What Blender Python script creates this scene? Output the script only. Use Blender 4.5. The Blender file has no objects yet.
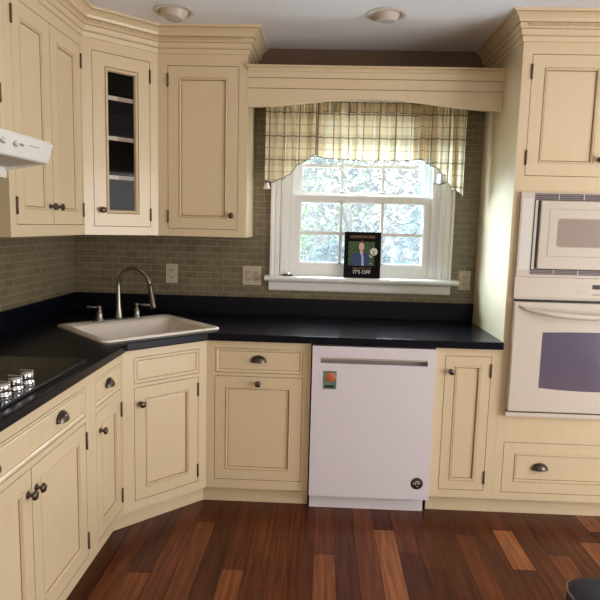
import bpy, bmesh, math, random
from mathutils import Vector, Matrix
PI = math.pi
scene = bpy.context.scene
COL = scene.collection
rnd = random.Random(7)

# ------------------------------------------------------------------ materials
def new_mat(name):
    m = bpy.data.materials.new(name); m.use_nodes = True
    nt = m.node_tree
    return m, nt, nt.nodes['Principled BSDF']

def mat(name, color, rough=.5, metal=0, spec=.5, coat=0, noise=0, nscale=(8, 8, 8), bump=0, emit=None):
    m, nt, b = new_mat(name)
    b.inputs['Base Color'].default_value = (*color, 1)
    b.inputs['Roughness'].default_value = rough
    b.inputs['Metallic'].default_value = metal
    b.inputs['Specular IOR Level'].default_value = spec
    b.inputs['Coat Weight'].default_value = coat
    b.inputs['Coat Roughness'].default_value = .08
    if noise or bump:
        tc = nt.nodes.new('ShaderNodeTexCoord'); mp = nt.nodes.new('ShaderNodeMapping')
        mp.inputs['Scale'].default_value = nscale
        nz = nt.nodes.new('ShaderNodeTexNoise'); nz.inputs['Scale'].default_value = 1
        nz.inputs['Detail'].default_value = 4
        nt.links.new(tc.outputs['Object'], mp.inputs['Vector'])
        nt.links.new(mp.outputs[0], nz.inputs['Vector'])
        if noise:
            rp = nt.nodes.new('ShaderNodeValToRGB')
            rp.color_ramp.elements[0].position = .3; rp.color_ramp.elements[1].position = .7
            rp.color_ramp.elements[0].color = (*[c * (1 - noise) for c in color], 1)
            rp.color_ramp.elements[1].color = (*[min(1, c * (1 + noise)) for c in color], 1)
            nt.links.new(nz.outputs['Fac'], rp.inputs['Fac'])
            nt.links.new(rp.outputs[0], b.inputs['Base Color'])
        if bump:
            bp = nt.nodes.new('ShaderNodeBump'); bp.inputs['Strength'].default_value = bump
            bp.inputs['Distance'].default_value = .004
            nt.links.new(nz.outputs['Fac'], bp.inputs['Height'])
            nt.links.new(bp.outputs[0], b.inputs['Normal'])
    if emit:
        b.inputs['Emission Color'].default_value = (*emit[0], 1)
        b.inputs['Emission Strength'].default_value = emit[1]
    return m

CREAM = (.72, .58, .375)
M = {}
M['cream'] = mat('cream_glazed_paint', CREAM, .33, noise=.018, nscale=(60, 60, 3), coat=.25)
M['glaze'] = mat('brown_glaze_line', (.30, .19, .09), .5)
M['gap'] = mat('dark_joint', (.06, .035, .018), .8)
M['white_paint'] = mat('white_trim_paint', (.83, .82, .79), .3)
M['appliance_white'] = mat('appliance_white', (.74, .69, .73), .3, coat=.3)
M['bisque'] = mat('bisque_enamel', (.67, .60, .51), .25, coat=.4)
M['bisque_light'] = mat('bisque_light', (.72, .70, .64), .3)
M['bisque_dark'] = mat('bisque_recess', (.52, .45, .37), .3)
M['hood_white'] = mat('hood_white_enamel', (.86, .85, .80), .25, coat=.3)
M['hood_dark'] = mat('hood_filter_metal', (.50, .46, .38), .4, metal=.3)
M['counter'] = mat('navy_black_solid_surface', (.004, .005, .010), .26, spec=.18, noise=.15, nscale=(30, 30, 30))
M['cooktop'] = mat('black_ceramic_glass', (.012, .010, .009), .07, spec=.6)
M['steel_edge'] = mat('dark_steel_edge', (.02, .02, .02), .5, metal=.0)
M['chrome'] = mat('chrome', (.85, .85, .87), .12, metal=1)
M['pewter'] = mat('antique_pewter', (.13, .105, .085), .33, metal=1)
M['nickel'] = mat('brushed_nickel', (.30, .28, .25), .26, metal=1)
M['hinge'] = mat('dark_bronze_hinge', (.16, .10, .06), .5, metal=.5)
M['sink'] = mat('almond_sink_enamel', (.85, .76, .65), .15, coat=.4)
M['black'] = mat('black_plastic', (.012, .011, .012), .4)
M['vent_black'] = mat('vent_black', (.05, .04, .045), .45)
M['vent_grey'] = mat('vent_grey', (.30, .25, .25), .45)
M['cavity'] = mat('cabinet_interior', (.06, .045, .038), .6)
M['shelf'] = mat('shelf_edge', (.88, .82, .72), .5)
M['ceiling'] = mat('ceiling_paint', (.84, .86, .92), .9)
M['wall'] = mat('taupe_wall_paint', (.17, .11, .075), .85, noise=.05, nscale=(6, 6, 6))
M['wall_room'] = mat('room_wall_paint', (.62, .54, .44), .85)
M['outlet'] = mat('almond_outlet', (.53, .46, .33), .35)
M['slot'] = mat('outlet_slot', (.03, .025, .02), .6)
M['oven_glass'] = mat('oven_door_glass', (.13, .115, .17), .12, spec=1.0, coat=1)
M['mw_glass'] = mat('microwave_window', (.38, .31, .265), .18, coat=.5)
M['white_print'] = mat('white_print', (.8, .8, .8), .5)
M['gold_print'] = mat('gold_print', (.50, .28, .12), .5)
M['book_black'] = mat('book_black_cover', (.006, .004, .006), .75, spec=.15)
M['book_green'] = mat('book_leafy_green', (.04, .10, .03), .5, noise=.7, nscale=(70, 70, 70))
M['skin'] = mat('printed_skin', (.75, .48, .38), .5)
M['hair'] = mat('printed_hair', (.12, .06, .03), .5)
M['navy'] = mat('printed_navy_jacket', (.025, .06, .18), .5)
M['shirt'] = mat('printed_shirt', (.45, .50, .70), .5)
M['page'] = mat('book_pages', (.7, .66, .58), .8)
M['charcoal'] = mat('charcoal_upholstery', (.018, .019, .022), .8, bump=.3, nscale=(300, 300, 300))
M['tan_piping'] = mat('tan_piping', (.20, .13, .08), .6)
M['teal'] = mat('magnet_teal', (.10, .22, .17), .4, noise=.4, nscale=(150, 150, 150))
M['orange'] = mat('magnet_orange', (.50, .14, .05), .4, noise=.4, nscale=(200, 200, 200))
M['badge_brown'] = mat('badge_dark_brown', (.03, .015, .012), .4)
M['light_trim'] = mat('downlight_trim', (.62, .58, .52), .45)
M['eyeball'] = mat('downlight_eyeball', (.60, .53, .45), .45)
M['bulb'] = mat('downlight_glass', (.55, .55, .56), .2)
M['bounce_ground'] = mat('pale_bounce_ground', (.50, .50, .47), .9, noise=.4, nscale=(4, 4, 4))  # outdoor ground coloured pale to bounce sky light onto the ceiling
M['bark'] = mat('tree_bark', (.22, .17, .13), .9)
M['far_wall'] = mat('timber_fence', (.30, .26, .22), .9)

def glass_mat(name, tint, gloss):
    m = bpy.data.materials.new(name); m.use_nodes = True; nt = m.node_tree; nt.nodes.clear()
    out = nt.nodes.new('ShaderNodeOutputMaterial'); mx = nt.nodes.new('ShaderNodeMixShader')
    t = nt.nodes.new('ShaderNodeBsdfTransparent'); g = nt.nodes.new('ShaderNodeBsdfGlossy')
    t.inputs[0].default_value = (*tint, 1); g.inputs['Roughness'].default_value = .03
    fr = nt.nodes.new('ShaderNodeFresnel'); fr.inputs[0].default_value = gloss
    ge = nt.nodes.new('ShaderNodeNewGeometry'); sub = nt.nodes.new('ShaderNodeMath'); sub.operation = 'SUBTRACT'; sub.inputs[0].default_value = 1
    mu = nt.nodes.new('ShaderNodeMath'); mu.operation = 'MULTIPLY'
    nt.links.new(ge.outputs['Backfacing'], sub.inputs[1]); nt.links.new(fr.outputs[0], mu.inputs[0]); nt.links.new(sub.outputs[0], mu.inputs[1])
    nt.links.new(mu.outputs[0], mx.inputs[0]); nt.links.new(t.outputs[0], mx.inputs[1]); nt.links.new(g.outputs[0], mx.inputs[2])
    nt.links.new(mx.outputs[0], out.inputs[0])
    return m
M['pane'] = glass_mat('window_glass', (.94, .97, .98), 1.35)
def screen_mat():
    m = bpy.data.materials.new('insect_mesh'); m.use_nodes = True; nt = m.node_tree; nt.nodes.clear()
    out = nt.nodes.new('ShaderNodeOutputMaterial'); mx = nt.nodes.new('ShaderNodeMixShader'); mx.inputs[0].default_value = .14
    t = nt.nodes.new('ShaderNodeBsdfTransparent'); d = nt.nodes.new('ShaderNodeBsdfTranslucent'); d.inputs[0].default_value = (.09, .10, .115, 1)
    nt.links.new(t.outputs[0], mx.inputs[1]); nt.links.new(d.outputs[0], mx.inputs[2]); nt.links.new(mx.outputs[0], out.inputs[0]); return m
M['screen'] = screen_mat()
M['cab_glass'] = glass_mat('cabinet_glass', (.80, .78, .77), 1.25)

def tile_mat(name, axis):
    m, nt, b = new_mat(name)
    tc = nt.nodes.new('ShaderNodeTexCoord'); sp = nt.nodes.new('ShaderNodeSeparateXYZ'); cb = nt.nodes.new('ShaderNodeCombineXYZ')
    nt.links.new(tc.outputs['Object'], sp.inputs[0])
    nt.links.new(sp.outputs[axis], cb.inputs[0]); nt.links.new(sp.outputs['Z'], cb.inputs[1])
    br = nt.nodes.new('ShaderNodeTexBrick')
    br.inputs['Scale'].default_value = 1; br.inputs['Brick Width'].default_value = .079
    br.inputs['Row Height'].default_value = .0388; br.inputs['Mortar Size'].default_value = .002
    br.inputs['Mortar Smooth'].default_value = .1
    br.inputs['Color1'].default_value = (.150, .118, .066, 1); br.inputs['Color2'].default_value = (.190, .152, .088, 1)
    br.inputs['Mortar'].default_value = (.27, .235, .16, 1)
    nt.links.new(cb.outputs[0], br.inputs['Vector'])
    nz = nt.nodes.new('ShaderNodeTexNoise'); nz.inputs['Scale'].default_value = 9; nz.inputs['Detail'].default_value = 3
    nt.links.new(tc.outputs['Object'], nz.inputs['Vector'])
    mx = nt.nodes.new('ShaderNodeMix'); mx.data_type = 'RGBA'; mx.blend_type = 'OVERLAY'; mx.inputs[0].default_value = .3
    nt.links.new(br.outputs['Color'], mx.inputs[6]); nt.links.new(nz.outputs['Fac'], mx.inputs[7])
    nt.links.new(mx.outputs[2], b.inputs['Base Color'])
    bp = nt.nodes.new('ShaderNodeBump'); bp.inputs['Strength'].default_value = .5; bp.inputs['Distance'].default_value = .002
    bp.invert = True
    nt.links.new(br.outputs['Fac'], bp.inputs['Height']); nt.links.new(bp.outputs[0], b.inputs['Normal'])
    b.inputs['Roughness'].default_value = .28
    return m
M['tile_x'] = tile_mat('olive_glass_tile_back', 'X'); M['tile_y'] = tile_mat('olive_glass_tile_left', 'Y')

def plaid_mat():
    m = bpy.data.materials.new('plaid_cotton'); m.use_nodes = True; nt = m.node_tree; nt.nodes.clear()
    N = nt.nodes.new; L = nt.links.new
    out = N('ShaderNodeOutputMaterial'); uv = N('ShaderNodeTexCoord'); sp = N('ShaderNodeSeparateXYZ')
    L(uv.outputs['UV'], sp.inputs[0])
    def band(sock, period, w, phase):
        a = N('ShaderNodeMath'); a.operation = 'MULTIPLY_ADD'; a.inputs[1].default_value = 1 / period; a.inputs[2].default_value = phase; L(sock, a.inputs[0])
        f = N('ShaderNodeMath'); f.operation = 'FRACT'; L(a.outputs[0], f.inputs[0])
        c = N('ShaderNodeMath'); c.operation = 'LESS_THAN'; c.inputs[1].default_value = w / period; L(f.outputs[0], c.inputs[0])
        return c.outputs[0]
    cur = None
    base = N('ShaderNodeRGB'); base.outputs[0].default_value = (.84, .70, .46, 1); cur = base.outputs[0]
    for ax, per, w, ph, col, s in (('X', .13, .062, .1, (.88, .80, .62), .6), ('Y', .13, .06, .3, (.58, .45, .28), .45),
                                   ('X', .13, .0085, .62, (.13, .09, .055), .85), ('Y', .13, .008, .05, (.15, .11, .07), .75),
                                   ('X', .13, .006, .12, (.33, .25, .15), .6), ('Y', .13, .006, .55, (.33, .25, .15), .55)):
        mx = N('ShaderNodeMix'); mx.data_type = 'RGBA'
        k = N('ShaderNodeMath'); k.operation = 'MULTIPLY'; k.inputs[1].default_value = s
        L(band(sp.outputs[ax], per, w, ph), k.inputs[0]); L(k.outputs[0], mx.inputs[0])
        L(cur, mx.inputs[6]); mx.inputs[7].default_value = (*col, 1); cur = mx.outputs[2]
    d = N('ShaderNodeBsdfDiffuse'); t = N('ShaderNodeBsdfTranslucent'); mix = N('ShaderNodeMixShader'); mix.inputs[0].default_value = .42
    L(cur, d.inputs[0]); L(cur, t.inputs[0]); L(d.outputs[0], mix.inputs[1]); L(t.outputs[0], mix.inputs[2]); L(mix.outputs[0], out.inputs[0])
    return m
M['plaid'] = plaid_mat()
M['lining'] = mat('white_lining', (.80, .78, .72), .8)
M['trim_tape'] = mat('dark_edge_tape', (.10, .08, .07), .8)

def floor_mat():
    m, nt, b = new_mat('cherry_plank_floor')
    N = nt.nodes.new; L = nt.links.new
    at = N('ShaderNodeAttribute'); at.attribute_name = 'plank'
    tc = N('ShaderNodeTexCoord'); mp = N('ShaderNodeMapping'); mp.inputs['Scale'].default_value = (55, 3.0, 1)
    nz = N('ShaderNodeTexNoise'); nz.inputs['Scale'].default_value = 1; nz.inputs['Detail'].default_value = 6; nz.inputs['Distortion'].default_value = .6
    L(tc.outputs['Object'], mp.inputs[0]); L(mp.outputs[0], nz.inputs['Vector'])
    rp = N('ShaderNodeValToRGB'); rp.color_ramp.elements[0].position = .3; rp.color_ramp.elements[0].color = (.50, .47, .45, 1)
    rp.color_ramp.elements[1].position = .7; rp.color_ramp.elements[1].color = (1.25, 1.2, 1.15, 1)
    L(nz.outputs['Fac'], rp.inputs[0])
    mx = N('ShaderNodeMix'); mx.data_type = 'RGBA'; mx.blend_type = 'MULTIPLY'; mx.inputs[0].default_value = 1
    L(at.outputs['Color'], mx.inputs[6]); L(rp.outputs[0], mx.inputs[7]); L(mx.outputs[2], b.inputs['Base Color'])
    b.inputs['Roughness'].default_value = .33
    b.inputs['Specular IOR Level'].default_value = .2
    return m
M['floor'] = floor_mat()

def leaf_mat(name, c1, c2):
    m = bpy.data.materials.new(name); m.use_nodes = True; nt = m.node_tree; nt.nodes.clear()
    N = nt.nodes.new; L = nt.links.new
    out = N('ShaderNodeOutputMaterial'); tc = N('ShaderNodeTexCoord'); nz = N('ShaderNodeTexNoise'); nz.inputs['Scale'].default_value = 5
    L(tc.outputs['Object'], nz.inputs['Vector']); rp = N('ShaderNodeValToRGB')
    rp.color_ramp.elements[0].position = .35; rp.color_ramp.elements[1].position = .65
    rp.color_ramp.elements[0].color = (*c1, 1); rp.color_ramp.elements[1].color = (*c2, 1)
    L(nz.outputs['Fac'], rp.inputs[0])
    d = N('ShaderNodeBsdfDiffuse'); t = N('ShaderNodeBsdfTranslucent'); mix = N('ShaderNodeMixShader'); mix.inputs[0].default_value = .4
    L(rp.outputs[0], d.inputs[0]); L(rp.outputs[0], t.inputs[0]); L(d.outputs[0], mix.inputs[1]); L(t.outputs[0], mix.inputs[2]); L(mix.outputs[0], out.inputs[0])
    return m
M['leaf_green'] = leaf_mat('leaf_green', (.055, .095, .03), (.20, .26, .11))
M['leaf_pink'] = leaf_mat('leaf_pink', (.09, .085, .06), (.22, .185, .16))
M['leaf_blue'] = leaf_mat('leaf_bluish', (.06, .085, .075), (.17, .19, .17))

# ------------------------------------------------------------------ helpers
class MB:
    """collects shapes into one bmesh; build() links ONE mesh object"""
    def __init__(s): s.bm = bmesh.new(); s.mats = []; s.smooth = set()
    def mi(s, m):
        m = M[m] if isinstance(m, str) else m
        if m not in s.mats: s.mats.append(m)
        return s.mats.index(m)
    def quad(s, vs, m='cream', smooth=False):
        f = s.bm.faces.new([s.bm.verts.new(v) for v in vs]); f.material_index = s.mi(m); f.smooth = smooth; return f
    def box(s, x0, x1, y0, y1, z0, z1, m='cream', bev=0, mtx=None):
        x0, x1 = sorted((x0, x1)); y0, y1 = sorted((y0, y1)); z0, z1 = sorted((z0, z1))
        v = [s.bm.verts.new((x, y, z)) for x in (x0, x1) for y in (y0, y1) for z in (z0, z1)]
        k = s.mi(m); fs = []
        for a in ((0, 1, 3, 2), (4, 6, 7, 5), (0, 4, 5, 1), (2, 3, 7, 6), (0, 2, 6, 4), (1, 5, 7, 3)):
            f = s.bm.faces.new([v[i] for i in a]); f.material_index = k; fs.append(f)
        if bev:
            es = list({e for f in fs for e in f.edges})
            r = bmesh.ops.bevel(s.bm, geom=es, offset=bev, segments=2, affect='EDGES', profile=.5)
            for f in r['faces']: f.material_index = k
            v = list({w for f in r['faces'] for w in f.verts} | {w for w in v if w.is_valid})
        if mtx: bmesh.ops.transform(s.bm, matrix=mtx, verts=[w for w in v if w.is_valid])
    def prism(s, pts, axis, a0, a1, m='cream', smooth=False):
        """closed 2D outline pts extruded along axis ('x': pts=(y,z); 'y': pts=(x,z); 'z': pts=(x,y))"""
        def P(p, a): return {'x': (a, p[0], p[1]), 'y': (p[0], a, p[1]), 'z': (p[0], p[1], a)}[axis]
        k = s.mi(m); A = [s.bm.verts.new(P(p, a0)) for p in pts]; B = [s.bm.verts.new(P(p, a1)) for p in pts]; n = len(pts)
        f = s.bm.faces.new(A); f.material_index = k; f = s.bm.faces.new(B[::-1]); f.material_index = k
        for i in range(n):
            f = s.bm.faces.new((A[i], A[(i + 1) % n], B[(i + 1) % n], B[i])); f.material_index = k; f.smooth = smooth
    def lathe(s, prof, m, org=(0, 0, 0), seg=24, mtx=None):
        k = s.mi(m); rings = []; o = Vector(org); allv = []
        for r, z in prof:
            if r < 1e-6: ring = [s.bm.verts.new((0, 0, z))]
            else: ring = [s.bm.verts.new((r * math.cos(2 * PI * i / seg), r * math.sin(2 * PI * i / seg), z)) for i in range(seg)]
            rings.append(ring); allv += ring
        for a, b in zip(rings, rings[1:]):
            for i in range(seg):
                j = (i + 1) % seg
                if len(a) == 1 and len(b) == 1: continue
                vs = [a[0], b[j], b[i]] if len(a) == 1 else ([a[i], a[j], b[0]] if len(b) == 1 else [a[i], a[j], b[j], b[i]])
                f = s.bm.faces.new(vs); f.material_index = k; f.smooth = True
        T = Matrix.Translation(o) @ (mtx or Matrix.Identity(4))
        bmesh.ops.transform(s.bm, matrix=T, verts=allv)
    def tube(s, pts, rad, m, seg=12, cap=True):
        pts = [Vector(p) for p in pts]; n = len(pts); k = s.mi(m)
        if not isinstance(rad, (list, tuple)): rad = [rad] * n
        up = Vector((0, 0, 1)); rings = []; prev = None
        for i, p in enumerate(pts):
            t = (pts[min(i + 1, n - 1)] - pts[max(i - 1, 0)]).normalized()
            if prev is None:
                a = t.cross(up)
                if a.length < 1e-3: a = t.cross(Vector((1, 0, 0)))
            else: a = prev - t * prev.dot(t)
            a.normalize(); b = t.cross(a); prev = a
            rings.append([s.bm.verts.new(p + a * rad[i] * math.cos(2 * PI * j / seg) + b * rad[i] * math.sin(2 * PI * j / seg)) for j in range(seg)])
        for A, B in zip(rings, rings[1:]):
            for j in range(seg):
                f = s.bm.faces.new((A[j], A[(j + 1) % seg], B[(j + 1) % seg], B[j])); f.material_index = k; f.smooth = True
        if cap:
            for R in (rings[0][::-1], rings[-1]):
                f = s.bm.faces.new(R); f.material_index = k
    def holed(s, x0, x1, z0, z1, holes, y0, y1, m='cream', edge='glaze'):
        """slab in the xz plane with rectangular holes"""
        xs = sorted({x0, x1, *[h[0] for h in holes], *[h[1] for h in holes]}); zs = sorted({z0, z1, *[h[2] for h in holes], *[h[3] for h in holes]})
        solid = lambda i, j: 0 <= i < len(xs) - 1 and 0 <= j < len(zs) - 1 and not any(h[0] - 1e-6 <= xs[i] and xs[i + 1] <= h[1] + 1e-6 and h[2] - 1e-6 <= zs[j] and zs[j + 1] <= h[3] + 1e-6 for h in holes)
        for i in range(len(xs) - 1):
            for j in range(len(zs) - 1):
                if not solid(i, j): continue
                a, b, c, d = xs[i], xs[i + 1], zs[j], zs[j + 1]
                s.quad([(a, y0, c), (b, y0, c), (b, y0, d), (a, y0, d)], m); s.quad([(a, y1, c), (a, y1, d), (b, y1, d), (b, y1, c)], m)
                for di, dj, q in ((-1, 0, [(a, y0, c), (a, y0, d), (a, y1, d), (a, y1, c)]), (1, 0, [(b, y0, d), (b, y0, c), (b, y1, c), (b, y1, d)]),
                                  (0, -1, [(b, y0, c), (a, y0, c), (a, y1, c), (b, y1, c)]), (0, 1, [(a, y0, d), (b, y0, d), (b, y1, d), (a, y1, d)])):
                    if not solid(i + di, j + dj):
                        outer = (i + di < 0 or i + di >= len(xs) - 1 or j + dj < 0 or j + dj >= len(zs) - 1)
                        s.quad(q, m if outer else edge)
    def rings(s, x0, x1, z0, z1, prof, thick, cap=True):
        """nested-rectangle panel. prof: (inset, y, material of the band leading to this ring)"""
        R = []
        for ins, y, m in prof:
            R.append([s.bm.verts.new(p) for p in ((x0 + ins, y, z0 + ins), (x1 - ins, y, z0 + ins), (x1 - ins, y, z1 - ins), (x0 + ins, y, z1 - ins))])
        for k in range(1, len(R)):
            mi = s.mi(prof[k][2])
            for i in range(4):
                f = s.bm.faces.new((R[k - 1][i], R[k - 1][(i + 1) % 4], R[k][(i + 1) % 4], R[k][i])); f.material_index = mi
        k0 = s.mi('cream')
        B = [s.bm.verts.new((v.co.x, thick, v.co.z)) for v in R[0]]
        for i in range(4):
            f = s.bm.faces.new((B[i], B[(i + 1) % 4], R[0][(i + 1) % 4], R[0][i])); f.material_index = k0
        if cap:
            f = s.bm.faces.new(R[-1]); f.material_index = k0
            f = s.bm.faces.new(B[::-1]); f.material_index = k0
        else:
            ins = prof[-1][0]; B2 = [s.bm.verts.new((v.co.x, thick, v.co.z)) for v in R[-1]]
            for i in range(4):
                f = s.bm.faces.new((R[-1][i], R[-1][(i + 1) % 4], B2[(i + 1) % 4], B2[i])); f.material_index = k0
                f = s.bm.faces.new((B[(i + 1) % 4], B[i], B2[i], B2[(i + 1) % 4])); f.material_index = k0
    def build(s, name, parent=None, loc=(0, 0, 0), recalc=True, **tags):
        if recalc: bmesh.ops.recalc_face_normals(s.bm, faces=s.bm.faces[:])
        me = bpy.data.meshes.new(name); s.bm.to_mesh(me); s.bm.free()
        for m in s.mats: me.materials.append(m)
        o = bpy.data.objects.new(name, me); COL.objects.link(o); o.parent = parent; o.location = loc
        for k, v in tags.items(): o[k] = v
        return o

def thing(name, label, cat, loc=(0, 0, 0), rz=0, group=None):
    o = bpy.data.objects.new(name, None); COL.objects.link(o); o.empty_display_size = .05
    o.location = loc; o.rotation_euler = (0, 0, rz); o['label'] = label; o['category'] = cat
    if group: o['group'] = group
    return o
def tags(o, label, cat, group=None):
    o['label'] = label; o['category'] = cat
    if group: o['group'] = group
    return o
def structure(o): o['kind'] = 'structure'; return o

# hardware, built in the cabinet's local frame (x right, y into the cabinet)
def knob(parent, x, z, y=0, name='knob'):
    b = MB(); b.lathe([(0, 0), (.011, 0), (.011, .002), (.006, .005), (.005, .014), (.010, .018), (.0155, .022), (.0155, .027), (.011, .031), (0, .0325)], 'pewter',
                      (x, y, z), 16, Matrix.Rotation(PI / 2, 4, 'X'))
    return b.build(name, parent)
def cup_pull(parent, x, z, y=0):
    b = MB(); w, h, d = .037, .031, .023; k = b.mi('pewter'); nu, nv = 14, 6
    grid = []
    for i in range(nu + 1):
        a = PI * i / nu; row = []
        for j in range(nv + 1):
            e = PI / 2 * j / nv
            row.append(b.bm.verts.new((x + w * math.cos(a) * math.cos(e * .98), y - d * math.sin(e * .98) - .001, z - .012 + h * math.sin(a) * math.cos(e * .98) ** .8)))
        grid.append(row)
    for i in range(nu):
        for j in range(nv):
            f = b.bm.faces.new((grid[i][j], grid[i + 1][j], grid[i + 1][j + 1], grid[i][j + 1])); f.material_index = k; f.smooth = True
    pts = [(x + .041 * math.cos(PI * i / 14), z - .012 + .036 * math.sin(PI * i / 14)) for i in range(15)]
    b.prism(pts, 'y', y - .0015, y, 'pewter')
    b.tube([(x + .037 * math.cos(PI * i / 14), y - .004, z - .012 + .031 * math.sin(PI * i / 14)) for i in range(15)], .0028, 'pewter', 8)
    return b.build('cup_pull', parent)
def hinge(parent, x, z):
    b = MB(); b.box(x - .005, x + .005, -.0015, .004, z - .031, z + .031, 'hinge')
    b.tube([(x, -.004, z - .034), (x, -.004, z + .034)], .0045, 'hinge', 8)
    return b.build('hinge', parent)

def door_prof(st):
    return [(0, 0, 'cream'), (st - .010, 0, 'cream'), (st - .0092, .0015, 'glaze'), (st - .0078, .0015, 'cream'), (st - .005, -.003, 'cream'), (st - .001, -.003, 'cream'), (st + .002, .006, 'cream'),
            (st + .0035, .008, 'glaze'), (st + .0052, .008, 'glaze'), (st + .010, .007, 'cream')]
def drawer_prof(st=.014):
    return [(0, 0, 'cream'), (st - .006, 0, 'cream'), (st, .0045, 'cream'), (st + .0018, .0045, 'glaze'), (st + .004, .003, 'cream')]
GAP = .0025
def door(parent, x0, x1, z0, z1, st=.062, kn=None, hg=None, glass=None, zh=None):
    b = MB(); x0 += GAP; x1 -= GAP; z0 += GAP; z1 -= GAP
    if glass is None:
        b.rings(x0, x1, z0, z1, door_prof(st), .019); d = b.build('door', parent)
    else:
        p = [(0, 0, 'cream'), (st - .020, 0, 'cream'), (st - .019, .002, 'glaze'), (st - .0165, .002, 'glaze'), (st - .014, -.002, 'cream'), (st - .004, .003, 'cream'), (st - .002, .006, 'glaze'), (st, .009, 'cream')]
        b.rings(x0, x1, z0, z1, p, .019, cap=False); d = b.build('door', parent)
        g = MB(); g.box(x0 + st - .002, x1 - st + .002, .010, .013, z0 + st - .002, z1 - st + .002, 'cab_glass'); g.build('glass_pane', d)
    if kn: knob(d, kn[0], kn[1])
    if hg is not None:
        for zz in (zh or (z0 + .075, z1 - .075)): hinge(d, hg, zz)
    return d
def drawer(parent, x0, x1, z0, z1, pulls=(), st=.014, prof=None, name='drawer_front'):
    b = MB(); b.rings(x0 + GAP, x1 - GAP, z0 + GAP, z1 - GAP, prof or drawer_prof(st), .019); d = b.build(name, parent)
    for px, pz in pulls: cup_pull(d, px, pz)
    return d
def carcass(parent, W, D, z0, z1, toe=True, kick=.062, x0=0, x1=None, m='cream'):
    x1 = W if x1 is None else x1
    b = MB(); t = .016; y0 = .019
    b.box(x0, x0 + t, y0, D, z0, z1, m); b.box(x1 - t, x1, y0, D, z0, z1, m)
    b.box(x0 + t, x1 - t, y0, D, z0, z0 + t, m); b.box(x0 + t, x1 - t, y0, D, z1 - t, z1, m)
    b.box(x0 + t, x1 - t, D - t, D, z0 + t, z1 - t, 'cavity')
    return b
FZ0, FZ1 = .100, .875      # base face frame
def frame(parent, W, z0, z1, holes, x0=0):
    b = MB(); b.holed(x0, W, z0, z1, holes, 0, .019)
    # thin glaze line round each opening, on the frame's bead
    for h in holes:
        e = .004; w = .0022
        for q in ((h[0] - e - w, h[0] - e, h[2] - e - w, h[3] + e + w), (h[1] + e, h[1] + e + w, h[2] - e - w, h[3] + e + w),
                  (h[0] - e, h[1] + e, h[2] - e - w, h[2] - e), (h[0] - e, h[1] + e, h[3] + e, h[3] + e + w)):
            pass
    return b.build('face_frame', parent)
def toe(parent, W, y=.062, m='cream', x0=0, t=.016):
    b = MB(); b.box(x0, W, y, y + t, 0, FZ0 + .004, m); return b.build('toe_kick', parent)

# ------------------------------------------------------------------ camera (solved from the photograph)
cam = bpy.data.cameras.new('camera'); co = bpy.data.objects.new('camera', cam); COL.objects.link(co); scene.camera = co
r_ = Vector((0.99894637, 0.03818274, 0.02546052)); u_ = Vector((-0.03003251, 0.12439322, 0.99177839)); f_ = Vector((-0.0347017, 0.99149806, -0.12540888))
mw = Matrix((r_, u_, -f_)).transposed().to_4x4(); mw.translation = Vector((0.02956878, -3.48570644, 1.45308956)); co.matrix_world = mw
cam.sensor_width = 36; cam.lens = 587.2917 / 600 * 36; cam.clip_start = .05

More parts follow.
